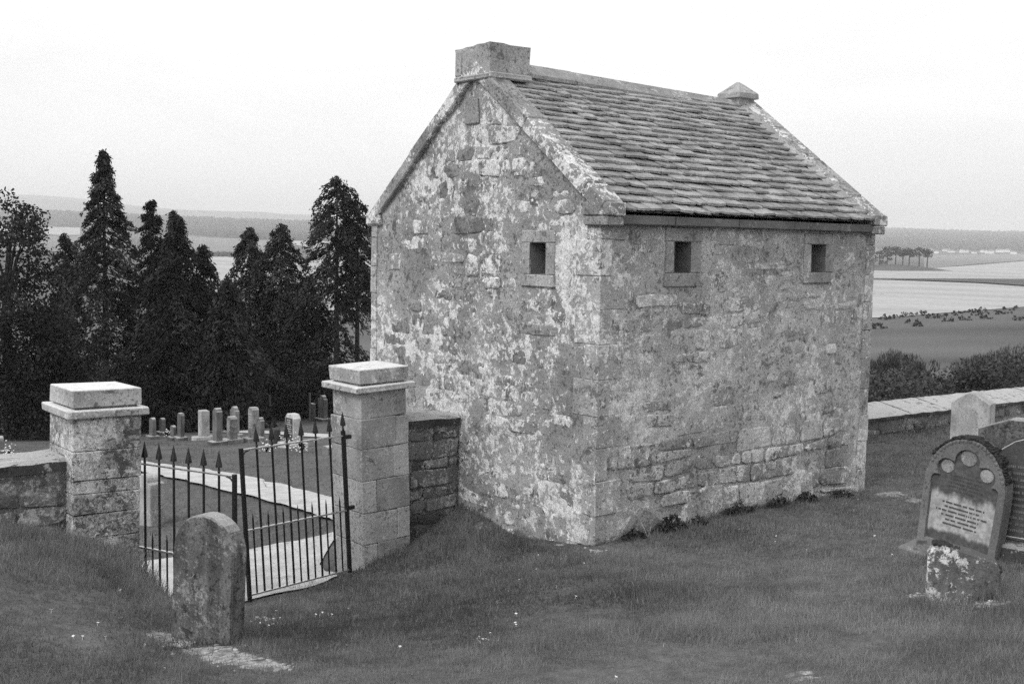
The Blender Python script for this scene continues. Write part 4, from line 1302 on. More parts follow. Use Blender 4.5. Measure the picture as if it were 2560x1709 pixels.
def stain_mat():
    m, nt, bs, out = new_mat("stained_panel")
    g = NT(nt)
    tc = g.node("ShaderNodeTexCoord").outputs["Object"]
    sp = g.node("ShaderNodeSeparateXYZ"); g.link(tc, sp.inputs[0])
    n = g.noise(g.mapped(tc, (9, 9, 3.2)), 1.0, 6, .6)
    n2 = g.noise(tc, 26, 5, .65)
    band = g.math('MULTIPLY', g.rng(sp.outputs[2], .16, .28), g.rng(sp.outputs[2], .42, .66, 1, 0))
    mk = g.rng(g.math('ADD', g.math('MULTIPLY', band, .42), g.math('MULTIPLY', n, .8)), .52, .72)
    col = g.mix(mk, .10, .40)
    col = g.math('MULTIPLY', col, g.rng(n2, .3, .7, .7, 1.25))
    g.link(col, bs.inputs["Base Color"])
    return m
MAT['panel_stain'] = stain_mat()
MAT['roundel'] = stone_mat('stained_roundel', .26, .5, .42, .5, .10, 4.0, .2, .4, off=58.0)
b = hit(2392, 1392)
bound("tall carved gravestone with a lobed arched panel, leaning, with stained lettering", (b[0], b[1], b[2] - .02), math.radians(-84), (.04, .115))
# half-sunk stump stone
def stump():
    b = (hit(2330, 1490) + hit(2482, 1500)) / 2
    T = thing("gravestone", "low sunken lichen-spotted stone with sloping mossy top in front of the carved one", "gravestone", b, (0, 0, math.radians(-57)))
    ol = [(-.235, -.15), (.235, -.15), (.235, .235), (.20, .285), (.05, .335), (-.14, .375), (-.20, .36), (-.235, .30)]
    m = MB(); m.extrude(ol, lambda u_, v_, d: (u_, -d, v_), -.075, .075, .014); m.build("slab", 'grave_lichen', T, world=False)
    r = random.Random(3); m = MB()
    for k in range(26):
        t_ = k / 25; x = -.19 + .42 * t_; z = (.372 - .145 * t_ ** 1.3)
        m.box((x - .016, -.06 + r.uniform(-.01, .02), z - .012), (x + .016, .055 + r.uniform(-.02, .01), z + .012 + r.uniform(0, .008)), .006, .004)
    m.build("moss", 'moss', T, world=False)
stump()
# dark granite monument and the gabled stone behind
def granite():
    b = hit(2570, 1398)
    T = thing("gravestone", "large dark granite gravestone with pointed-arch panel and fine lettering", "gravestone", b, (0, 0, math.radians(-80)))
    w, h, t = 0.86, 1.16, .16
    ol = [(-w / 2, .12), (w / 2, .12), (w / 2, h - .10), (w * .2, h), (-w * .2, h), (-w / 2, h - .10)]
    m = MB(); m.extrude(ol, lambda u_, v_, d: (u_, -d, v_), -t / 2, t / 2, .012); m.build("slab", 'grave_dark', T, world=False)
    pin = [(-.34, .16), (.34, .16), (.34, .70)] + [(x, z) for x, z in ((.31, .82), (.24, .92), (.13, 1.0), (0, 1.05), (-.13, 1.0), (-.24, .92), (-.31, .82))] + [(-.34, .70)]
    m = MB(); m.extrude(pin, lambda u_, v_, d: (u_, -d, v_), t / 2 - .01, t / 2 + .012, .006); pn = m.build("panel", 'granite', T, world=False)
    m = MB()
    for a, c in zip(pin, pin[1:] + pin[:1]):
        m.tube([(a[0] * .93, -t / 2 - .013, .62 + (a[1] - .62) * .94), (c[0] * .93, -t / 2 - .013, .62 + (c[1] - .62) * .94)], .005, 4)
    m.build("panel_border", 'letter_pale', pn, world=False)
    inscription(11, .52, .22, .80, -t / 2 - .012, 21, 'letter_mid', T, gap=.62)
    m = MB(); m.box((-.56, -.20, -.25), (.56, .20, .14), .02, .012); m.build("plinth", 'wall_cope', T, world=False)
MAT['letter_mid'] = plain("dull_lettering", .16, .8)
granite()
q = onplane(2424, 1060, 1, -.55)
b = hit(2424, 1205); dep = float(np.dot(b - CAM, _f))
headstone("thick pale gabled gravestone behind the carved one, its top above the wall coping", b, math.radians(-72), .46, (1205 - 978) / FPX * dep, .30, 'gable', 'grave_pale', None)

# flowers by the far stones, and pale stones beyond the low wall
def flowers(label, px, py, n, rad, seed):
    b = hit(px, py); r = random.Random(seed)
    T = thing("flower_bunch", label, "flowers", b)
    m = MB()
    for k in range(n):
        x, y, z = r.gauss(0, rad * .5), r.gauss(0, rad * .5), abs(r.gauss(rad * .7, rad * .5)) + .03
        s = r.uniform(.015, .03)
        m.add([(x + s, y, z), (x, y + s, z), (x - s, y, z), (x, y - s, z), (x, y, z + s * .7), (x, y, z - s * .7)], [(0, 1, 4), (1, 2, 4), (2, 3, 4), (3, 0, 4), (1, 0, 5), (2, 1, 5), (3, 2, 5), (0, 3, 5)])
    m.build("blossom", 'white', T, world=False)
    m = MB()
    for k in range(n):
        a = r.uniform(0, 6.28)
        m.tube([(0, 0, -.02), (math.cos(a) * rad * .4, math.sin(a) * rad * .4, rad)], .008, 3, False)
    m.build("stems", 'weed', T, world=False)
c4 = lambda x, y: (340 + x / 4.195, 960 + y / 4.195)
flowers("tall loose bunch of white flowers between two dark gravestones", *c4(333, 570), 24, .22, 1)
flowers("white wreath in front of the black-panelled gravestone", *c4(1370, 715), 26, .16, 2)
flowers("white paper and flowers beside the black-panelled gravestone's plinth", *c4(1740, 715), 34, .22, 3)
flowers("scattered white flowers below the black-panelled gravestone", *c4(1590, 690), 30, .2, 4)
flowers("white flowers on the ground beyond the low mossy wall", 18, 1148, 26, .2, 5)
flowers("second heap of white flowers beyond the low mossy wall", 34, 1152, 22, .16, 6)

# stones loose at the grave foot
rk = random.Random(44)
def pebble_mesh(seed):
    r = random.Random(seed); bm = bmesh.new(); bmesh.ops.create_icosphere(bm, subdivisions=1, radius=1.0)
    for v in bm.verts:
        v.co *= r.uniform(.75, 1.2); v.co.z *= .6
    me = bpy.data.meshes.new("pebble"); bm.to_mesh(me); bm.free(); me.materials.append(MAT['pebble']); return me
pm = [pebble_mesh(k) for k in range(4)]
mbp = MB()
for k in range(170):
    bx, by, r_, s_ = rk.choice(BARE[:15])
    x = bx + rk.gauss(0, r_ * .7); y = by + rk.gauss(0, r_ * .7)
    if 0 < x < HL and y > -0.02: continue
    sz = rk.uniform(.006, .022)
    me = rk.choice(pm)
    mt = Matrix.Translation((x, y, g1(x, y) + sz * .1)) @ Matrix.Rotation(rk.uniform(0, 6), 4, 'Z') @ Matrix.Scale(sz, 4)
    mbp.add([tuple(mt @ v.co) for v in me.vertices], [tuple(p_.vertices) for p_ in me.polygons])
o = mbp.build("loose_pebbles", 'pebble'); tag(o, "loose pebbles and crumbs of earth on the bare patches", "pebbles", kind="stuff")

# ------------------------------------------------------------------ foliage
def leaf_tris(cen, direc, length, width, rng, curl=0.0):
    """one kite (2 triangles) per leaf"""
    n = len(cen)
    d = direc / (np.linalg.norm(direc, axis=1, keepdims=True) + 1e-9)
    rv = rng.normal(size=(n, 3)); s = np.cross(d, rv); s /= (np.linalg.norm(s, axis=1, keepdims=True) + 1e-9)
    L = length[:, None]; W = width[:, None]
    a = cen - d * L * .5; b = cen + s * W * .5; c = cen + d * L * .5; e = cen - s * W * .5
    v = np.stack([a, b, c, e], 1).reshape(-1, 3)
    i = np.arange(n) * 4
    f = np.vstack([np.stack([i, i + 1, i + 2], -1), np.stack([i, i + 2, i + 3], -1)])
    return v, f
def conifer(label, px, ytop, dep, r_base, seed, lean=0.0, base_h=0.3, n_br=120, power=0.85, spray=34, leafL=.15, tops=1, droop=.45, gap=None, group="conifers beyond the burial ground", zoff=0.0):
    rng = np.random.default_rng(seed)
    q = atdepth(px, ytop, dep)
    gx, gy = q[0], q[1]; gz = g1(gx, gy) + zoff
    H = q[2] - gz
    T = thing("conifer", label, "tree", (gx, gy, gz), group=group)
    lx, ly = _r[0] * lean * H, _r[1] * lean * H
    ax = lambda h: np.stack([lx * (h / H) ** 2, ly * (h / H) ** 2, h], -1)
    m = MB(); hs = np.linspace(-.3, H * .97, 9)
    m.tube([tuple(ax(np.array(h))) for h in hs], [max(.02, .16 * (1 - .92 * max(h, 0) / H) * (H / 10)) for h in hs], 7)
    m.build("trunk", 'bark', T, world=False)
    C = []; D = []; Ls = []; Ws = []; tn = []
    brs = MB()
    for b_ in range(n_br):
        f = (b_ + rng.random()) / n_br
        h = H * (base_h / H + (1 - base_h / H) * f ** .9)
        if gap and gap[0] < h / H < gap[1] and rng.random() < gap[2]:
            continue
        az = b_ * 2.39996 + rng.normal() * .35
        R = r_base * (1 - h / H) ** power * rng.uniform(.5, 1.15) + .12
        n = max(6, int(spray * (.35 + R / r_base)))
        s = .06 + .94 * rng.random(n) ** .6
        side = rng.normal(size=n) * .15 * (R + .3) * (.35 + .65 * s)
        up = .16 * R * np.sin(s * 2.2) - droop * R * s ** 1.8
        ca, sa = math.cos(az), math.sin(az)
        o_ = ax(np.array(h))
        p_ = np.stack([o_[0] + ca * R * s - sa * side, o_[1] + sa * R * s + ca * side, o_[2] + up - np.abs(side) * .5 - np.abs(rng.normal(size=n)) * .09], -1)
        k = 4
        pp = np.repeat(p_, k, 0) + rng.normal(size=(n * k, 3)) * .055
        dd = np.stack([ca + rng.normal(size=n * k) * .55, sa + rng.normal(size=n * k) * .55, -.75 + rng.normal(size=n * k) * .35], -1)
        C.append(pp); D.append(dd); Ls.append(rng.uniform(.7, 1.5, n * k) * leafL); Ws.append(rng.uniform(.28, .5, n * k) * leafL)
        tn.append(np.clip(.45 + rng.normal(size=n * k) * .18 + rng.normal() * .28, 0, 1))
        if R > .35 and b_ % 2 == 0:
            e = p_[np.argmax(s)]
            mid = o_ * .5 + e * .5; mid[2] += .08 * R
            brs.tube([tuple(o_), tuple(mid), tuple(e * .85 + o_ * .15)], [.03, .02, .008], 4, False)
    # leader tip
    n = 60
    hh = H * (1 - rng.random(n) ** 1.6 * .09)
    pp = ax(hh) + np.stack([rng.normal(size=n) * .06, rng.normal(size=n) * .06, np.zeros(n)], -1) * (1 + 14 * (1 - hh / H))[:, None]
    C.append(pp); D.append(np.stack([rng.normal(size=n) * .5, rng.normal(size=n) * .5, -.3 + rng.normal(size=n) * .6], -1)); Ls.append(rng.uniform(.6, 1.2, n) * leafL); Ws.append(rng.uniform(.25, .45, n) * leafL); tn.append(np.full(n, .4))
    C = np.vstack(C); v, f = leaf_tris(C, np.vstack(D), np.concatenate(Ls), np.concatenate(Ws), rng)
    raw_mesh("crown", v, f, 'conifer', T, np.repeat(np.concatenate(tn), 4))
    if brs.v:
        brs.build("limbs", 'bark', T, world=False)
    return T
conifer("tall pointed conifer rising highest above the dark trees", 258, 378, 44, 3.6, 1, n_br=117, power=.98, spray=87, lean=.0)
conifer("slender conifer with a bent tip beside the tallest one", 377, 503, 46, 2.03, 2, n_br=74, power=.7, spray=68, lean=.0)
conifer("thin conifer leaning away behind the bent-tipped one", 418, 528, 46.5, 1.27, 3, n_br=49, power=.6, spray=57, lean=.035)
conifer("drooping bushy conifer in front of the slender ones", 440, 540, 42.5, 2.62, 4, n_br=86, power=.62, spray=83, droop=.75)
conifer("low conifer stepping down into the valley gap", 510, 612, 43.5, 2.03, 5, n_br=68, power=.7, spray=72)
conifer("rounded dark conifer left of the twin in the middle", 623, 570, 51.0, 3.12, 6, n_br=93, power=.62, spray=83, droop=.6)
conifer("broad conifer with a blunt tip in the middle of the row", 702, 560, 50.6, 2.98, 7, n_br=93, power=.60, spray=83, droop=.6)
conifer("tall ragged conifer next to the house with bare lower trunk", 843, 440, 48.8, 2.65, 8, n_br=93, power=.42, spray=83, gap=(.18, .52, .72), droop=.7, lean=-.0)
conifer("second stem of ragged conifer next to the house, slightly lower", 895, 500, 49.0, 2.08, 9, n_br=62, power=.5, spray=68, gap=(.18, .5, .75), droop=.7)
conifer("small dark conifer half hidden left of the tallest one", 163, 585, 46.5, 1.65, 10, n_br=49, power=.7, spray=64)
conifer("weeping conifer filling the gap below the blunt-tipped one", 770, 690, 50.0, 2.97, 12, n_br=74, power=.6, spray=76, droop=.9)
conifer("dense low conifer between the weeping one and the rounded one", 570, 700, 42.5, 2.55, 13, n_br=74, power=.6, spray=76, droop=.8)

def clump_crown(name, parent, centres, radii, per, leaf, seed, mat, flat=.85, tonev=.15, upright=False):
    rng = np.random.default_rng(seed)
    C = []; D = []; tn = []
    for c, r in zip(centres, radii):
        n = int(per * (r * r) ** .9) + 12
        d = rng.normal(size=(n, 3)); d /= np.linalg.norm(d, axis=1, keepdims=True)
        rad = r * (0.55 + .5 * rng.random(n) ** .7)
        p_ = np.array(c) + d * rad[:, None] * np.array([1, 1, flat])
        C.append(p_); D.append(d * .5 + rng.normal(size=(n, 3)) * .8 + np.array([0, 0, -.25]))
        tn.append(np.clip(.45 + rng.normal(size=n) * tonev + rng.normal() * .26, 0, 1))
    C = np.vstack(C); n = len(C); D = np.vstack(D)
    wl = rng.uniform(.45, .8, n)
    if upright:
        D = D * .35 + np.array([0, 0, 1.0]); wl *= .4
    v, f = leaf_tris(C, D, rng.uniform(.7, 1.4, n) * leaf * (2.4 if upright else 1), wl * leaf, rng)
    return raw_mesh(name, v, f, mat, parent, np.repeat(np.concatenate(tn), 4))
def bush(name, label, base, rx, h, seed, mat='shrub', leaf=.13, per=420, ncl=16, group=None, stems=4):
    rng = np.random.default_rng(seed)
    T = thing(name, label, "shrub", base, group=group)
    cs = []; rs_ = []
    for k in range(ncl):
        a = rng.random() * 6.283; r = rx * rng.random() ** .5 * .8
        top = h * (1 - .35 * (r / rx) ** 2)
        z = rng.uniform(.15, 1.0) * top - .1 * h
        cs.append((math.cos(a) * r, math.sin(a) * r, max(.1, z))); rs_.append(rng.uniform(.28, .5) * min(rx, h) * .75)
    clump_crown("crown", T, cs, rs_, per, leaf, seed + 1, mat, upright=(mat == 'broom'))
    m = MB()
    for k in range(stems):
        e = cs[k]
        m.tube([(e[0] * .1, e[1] * .1, -.1), (e[0] * .5, e[1] * .5, e[2] * .5), tuple(e)], [.035, .025, .008], 5, False)
    m.build("stem", 'bark', T, world=False)
    return T
# broadleaved tree at the edge
def broadleaf(label, px, ytop, dep, rx, seed, mat='broadleaf', leaf=.12, ncl=90, low=.12):
    rng = np.random.default_rng(seed)
    q = atdepth(px, ytop, dep); gz = g1(q[0], q[1]); H = q[2] - gz
    T = thing("broadleaf_tree", label, "tree", (q[0], q[1], gz))
    m = MB()
    m.tube([(0, 0, -.3), (.05, 0, H * .2), (-.1, .08, H * .45), (.05, 0, H * .8)], [.26, .2, .14, .04], 8); m.build("trunk", 'bark', T, world=False)
    cs = []; rr = []; lm = MB()
    for k in range(ncl):
        a = rng.random() * 6.283; f = rng.random()
        z = H * (low + (.93 - low) * f)
        Rm = rx * math.sqrt(max(0.05, 1 - ((f - .38) / .66) ** 2)) * (.55 + .45 * rng.random())
        c = (math.cos(a) * Rm, math.sin(a) * Rm, z); cs.append(c); rr.append(rng.uniform(.35, .75))
        if k % 3 == 0:
            lm.tube([(0, 0, z * .7), (c[0] * .5, c[1] * .5, z * .9), c], [.06, .035, .01], 5, False)
    cs.append((0, 0, H - .35)); rr.append(.4)
    lm.build("limbs", 'bark', T, world=False)
    clump_crown("crown", T, cs, rr, 420, leaf, seed + 1, mat)
    return T
broadleaf("leafy broadleaved tree with loose branch tips at the edge of the trees", 15, 468, 37, 1.65, 50)
broadleaf("wide leafy tree standing further along the row of dark trees", -190, 560, 38, 2.0, 51)
broadleaf("low leafy tree in front of the tallest conifer", 100, 760, 37.5, 1.5, 52, ncl=70)

SH = [(30, 1010, 36, 1.5, 2.7), (130, 1000, 37, 1.6, 3.0), (250, 1010, 38, 1.5, 2.4), (350, 1010, 38.5, 1.4, 2.3), (430, 1000, 38.5, 1.3, 2.0), (500, 1000, 39, 1.5, 2.1), (570, 1000, 39, 1.4, 2.2), (640, 990, 40, 1.5, 2.4),
      (710, 990, 40.5, 1.4, 2.3), (780, 985, 41.5, 1.5, 2.5), (850, 980, 42, 1.6, 2.6), (920, 975, 42, 1.5, 2.5)]
for k, (px, py, dep, rx, h) in enumerate(SH):
    q = atdepth(px, py, dep + (3.5 if px < 620 else 7.0))
    bush("dark_shrub", "dense dark shrub in the thicket behind the far gravestones", (q[0], q[1], g1(q[0], q[1]) - .05), rx, h, 70 + k, 'shrub', .14, 330, 22, "shrubs in the thicket behind the far gravestones")
# post-and-wire fence in front of the thicket
def fence():
    A = atdepth(-60, 1080, 37.8); B = atdepth(960, 1040, 48.5)
    T = thing("wire_fence", "thin post and wire fence along the front of the dark thicket", "fence", (A[0], A[1], g1(A[0], A[1])))
    o_ = np.array([A[0], A[1], g1(A[0], A[1])]); tops = []
    for k in range(10):
        t = k / 9; x = A[0] + (B[0] - A[0]) * t; y = A[1] + (B[1] - A[1]) * t; z = g1(x, y)
        m = MB(); m.tube([tuple(np.array((x, y, z - .3)) - o_), tuple(np.array((x, y, z + 1.15)) - o_)], [.045, .04], 6); m.build("post", 'wood', T, world=False); tops.append(np.array((x, y, z)) - o_)
    for hgt in (.35, .7, 1.05):
        m = MB(); m.tube([tuple(q + np.array((0, 0, hgt))) for q in tops], .0025, 4); m.build("wire", 'wood', T, world=False)
fence()

# scrub beyond the right-hand wall
SC = [(2180, 30, 1.3, 1.2), (2235, 27, 1.2, .95), (2290, 31, 1.5, 1.15), (2345, 28, 1.3, .95), (2400, 30, 1.4, 1.05), (2455, 28, 1.3, 1.0), (2510, 30, 1.4, 1.2), (2565, 28, 1.3, 1.1), (2620, 30, 1.3, 1.1),
      (2215, 37, 1.5, 1.2), (2300, 38, 1.5, 1.1), (2390, 37, 1.5, 1.0), (2480, 38, 1.5, 1.25), (2570, 37, 1.5, 1.3),
      (2195, 45, 1.2, 1.75), (2250, 47, 1.1, 2.0), (2296, 46, 1.0, 1.6), (2452, 46, 1.1, 1.6), (2500, 44, 1.2, 2.0), (2545, 45, 1.2, 2.1), (2600, 45, 1.3, 1.8), (2150, 45, 1.3, 1.8)]
for k, (px, dep, rx, h) in enumerate(SC):
    q = atdepth(px, 900, dep)
    nearb = dep < 40
    bush("bramble_bush" if nearb else "broom_bush", "low dark bramble bush just beyond the pale wall coping" if nearb else "feathery broom bush rising behind the brambles", (q[0], q[1], g1(q[0], q[1]) - .05), rx, h, 120 + k,
         'bramble' if nearb else 'broom', .09 if nearb else .085, 700 if nearb else 900, 20, "brambles beyond the wall" if nearb else "broom bushes beyond the wall")
for k in range(26):
    px = 2185 + k * 16 + random.uniform(-8, 8); py = 800 - .06 * (px - 2185) + random.choice((-4, 0, 4, 14, 22))
    q = hit(px, py)
    s = random.uniform(.6, 1.0)
    bush("gorse_bush", "small dark gorse bush along the edge of the ripe crop field", (q[0], q[1], q[2] - .1), 1.9 * s, 1.1 * s, 160 + k, 'shrub', .32, 40, 7, "gorse bushes along the field edge", 2)

# pine clump on a hillock
def hillock():
    A = hit(2165, 676); B = hit(2345, 676); c = (A + B) / 2
    n = 30; v = []; 
    d = (B - A)[:2]; L = np.linalg.norm(d); d = d / L; nrm = np.array([-d[1], d[0]])
    for i in range(n):
        for j in range(9):
            a = -1 + 2 * i / (n - 1); b_ = -1 + 2 * j / 8
            xy = c[:2] + d * a * L * .55 + nrm * b_ * 22
            z = g1(*xy) + 3.6 * max(0, 1 - a * a) * max(0, 1 - b_ * b_) * (1 - .45 * a) - .2
            v.append((xy[0], xy[1], z))
    f = [(i * 9 + j, (i + 1) * 9 + j, (i + 1) * 9 + j + 1, i * 9 + j + 1) for i in range(n - 1) for j in range(8)]
    o = raw_mesh("hillock", v, f, 'darkstrip'); tag(o, "low dark hillock under the pine clump", "hillock", kind="structure")
hillock()
for k, (px, yt, yb, rx) in enumerate(((2178, 622, 672, 4.2), (2198, 620, 671, 4.2), (2217, 617, 670, 4.6), (2238, 614, 669, 5.0), (2256, 616, 669, 5.0), (2272, 620, 669, 4.2), (2297, 620, 671, 4.6), (2317, 624, 671, 2.6))):
    b = hit(px, 675.5); dep = float(np.dot(b - CAM, _f)); h = (yb - yt) / FPX * dep; base = np.array([b[0], b[1], b[2] + 1.6])
    T = thing("pine_tree", "dark flat-topped pine in the clump between the pale fields", "tree", base, group="pines in the clump between the fields")
    rng = np.random.default_rng(300 + k); m = MB(); m.tube([(0, 0, -2), (.1, 0, h * .5), (0, 0, h * .9)], [.45, .35, .12], 6); m.build("trunk", 'bark', T, world=False)
    cs = [(rng.uniform(-1, 1) * rx * .75, rng.uniform(-1, 1) * rx * .75, h * rng.uniform(.58 if k not in (0, 1, 2) else .25, .92)) for _ in range(12)]
    clump_crown("crown", T, cs, [rng.uniform(1.2, 2.2) for _ in cs], 9, 1.0, 310 + k, 'shrub', .6)

# far village
rv = random.Random(12)
for k in range(13):
    px = 2300 + k * 20 + rv.uniform(-7, 7); py = rv.uniform(627, 637)
    b = hit(px, py); dep = float(np.dot(b - CAM, _f)); w = rv.uniform(8, 20) / FPX * dep; hh = rv.uniform(3.2, 6.5); dp = 9
    T = thing("far_house", "tiny white building of the village under the far hill", "house", b, (0, 0, YAW + math.pi / 2 + rv.uniform(-.3, .3)), "village buildings under the far hill")
    m = MB(); m.box((-w / 2, -dp / 2, -2), (w / 2, dp / 2, hh)); m.build("wall", 'house_white', T, world=False)
    m = MB(); m.add([(-w / 2, -dp / 2 - .3, hh + .02), (w / 2, -dp / 2 - .3, hh + .02), (w / 2, dp / 2 + .3, hh + .02), (-w / 2, dp / 2 + .3, hh + .02), (-w / 2, 0, hh + 2.6), (w / 2, 0, hh + 2.6)], [(0, 1, 5, 4), (2, 3, 4, 5), (0, 4, 3), (1, 2, 5), (0, 3, 2, 1)]); m.build("roof", 'house_roof', T, world=False)

# far woods, one mass
def wood(label, name, ctrl, n, size, seed):
    """ctrl: list of (px, d_near, d_far)"""
    rng = np.random.default_rng(seed)
    px = rng.uniform(ctrl[0][0], ctrl[-1][0], n)
    dn = np.interp(px, [c[0] for c in ctrl], [c[1] for c in ctrl]); df = np.interp(px, [c[0] for c in ctrl], [c[2] for c in ctrl])
    d = dn + (df - dn) * rng.random(n)
    dirs = _f[None] + _r[None] * ((px - PCX) / FPX)[:, None]
    P = CAM[None] + dirs * d[:, None]
    z = G(P[:, 0], P[:, 1])
    s = rng.uniform(.6, 1.25, n) * size
    base = np.stack([P[:, 0], P[:, 1], z - 1], -1)
    ring = 5
    V = []; 
    a0 = rng.random(n) * 6.28
    for zz, rr in ((.15, .62), (.55, .70), (.85, .38)):
        for k in range(ring):
            a = a0 + 6.283 * k / ring
            j = rng.uniform(.75, 1.25, n)
            V.append(base + np.stack([np.cos(a) * rr * s * .55 * j, np.sin(a) * rr * s * .55 * j, zz * s * rng.uniform(.92, 1.08, n)], -1))
    V.append(base + np.stack([np.zeros(n), np.zeros(n), s], -1))
    V = np.stack(V, 1); nv = V.shape[1]
    F = []
    for l in range(2):
        for k in range(ring):
            a, b_ = l * ring + k, l * ring + (k + 1) % ring
            F += [(a, b_, b_ + ring), (a, b_ + ring, a + ring)]
    for k in range(ring):
        F.append((2 * ring + k, 2 * ring + (k + 1) % ring, 3 * ring))
    F = np.array(F); F = (F[None] + (np.arange(n) * nv)[:, None, None]).reshape(-1, 3)
    o = raw_mesh(name, V.reshape(-1, 3), F, 'farwood', None, np.repeat(rng.uniform(.2, .8, n), nv))
    return tag(o, label, "woodland", kind="stuff")
wood("dark far woodland on the rising ground across the valley", "woodland", [(-250, 2950, 3900), (100, 2950, 3950), (450, 2650, 3950), (620, 2150, 3950), (960, 2000, 3950)], 9000, 13, 400)
wood("hazy woodland over the far hill behind the village", "woodland", [(2000, 2750, 6600), (2300, 2750, 6600), (2700, 2750, 6600)], 5000, 14, 401)
wood("thin hedge line across the far pale fields", "hedgerow", [(400, 1020, 1050), (740, 1010, 1045)], 180, 5, 402)

# weeds at the foot of the long wall
def weed(label, x, y, rx, h, seed, n=220, leaf=.045):
    T = thing("weed_clump", label, "plant", (x, y, g1(x, y)), group="weeds along the foot of the long wall")
    rng = np.random.default_rng(seed)
    a = rng.random(n) * 6.283; r = rng.random(n) ** .6
    C = np.stack([np.cos(a) * r * rx, np.sin(a) * r * .10 - .02, (1 - r ** 1.5) * h * rng.random(n) + .02], -1)
    D = rng.normal(size=(n, 3)) + np.array([0, -.4, .2])
    v, f = leaf_tris(C, D, rng.uniform(.7, 1.5, n) * leaf, rng.uniform(.5, .9, n) * leaf, rng)
    raw_mesh("leaves", v, f, 'weed', T, np.repeat(np.clip(.4 + .2 * rng.normal(size=n), 0, 1), 4))
for k, (x, rx, h, n_) in enumerate(((0.44, .16, .10, 110), (0.98, .24, .20, 260), (1.40, .12, .10, 70), (2.05, .26, .10, 150), (2.75, .2, .10, 110), (3.25, .22, .12, 140), (3.95, .2, .09, 100))):
    weed("leafy weeds growing at the foot of the house's long wall", x, -.10, rx, h, 500 + k, n_)
# dry bent stalk by the near corner
st = thing("dry_stalk", "thin pale bent dry stalk against the near corner of the house", "plant", (0.62, -0.14, g1(.62, -.14)))
m = MB(); pts = [(0, 0, -.02), (-.02, .02, .06), (-.09, .04, .22), (-.22, .05, .36), (-.36, .05, .42), (-.48, .06, .40), (-.55, .05, .33)]
m.tube([(x * .8, y, z * .75) for x, y, z in pts], [.0035, .003, .003, .0025, .002, .002, .002], 4); m.build("stem", 'letter_pale', st, world=False)
m = MB(); m.tube([(0, 0, 0), (.03, 0, .05), (.05, .01, .11)], [.003, .002, .001], 4); m.build("side_shoot", 'letter_pale', st, world=False)

# ------------------------------------------------------------------ grass
def in_poly(x, y, poly):
    inside = np.zeros(len(x), bool); n = len(poly)
    for i in range(n):
        x0, y0 = poly[i][:2]; x1, y1 = poly[(i + 1) % n][:2]
        c = ((y0 > y) != (y1 > y)) & (x < (x1 - x0) * (y - y0) / ((y1 - y0) or 1e-9) + x0)
        inside ^= c
    return inside
LANE = [tuple(q) for q in lane_l] + [tuple(q) for q in lane_r[::-1]]
_t = [hit(*q)[:2] for q in ((250, 1141), (357, 1157), (470, 1172), (585, 1188), (714, 1219), (838, 1250), (960, 1282))]
_b = [hit(*q)[:2] for q in ((250, 1166), (399, 1192), (500, 1214), (606, 1240), (755, 1279), (842, 1310), (960, 1362))]
LANE2 = [tuple(q) for q in _t] + [tuple(q) for q in _b[::-1]]
_t = [hit(*q)[:2] for q in ((500, 1074), (660, 1078), (820, 1087), (980, 1100))]
_b = [hit(*q)[:2] for q in ((500, 1079), (660, 1085), (820, 1096), (980, 1112))]
LANE3 = [tuple(q) for q in _t] + [tuple(q) for q in _b[::-1]]
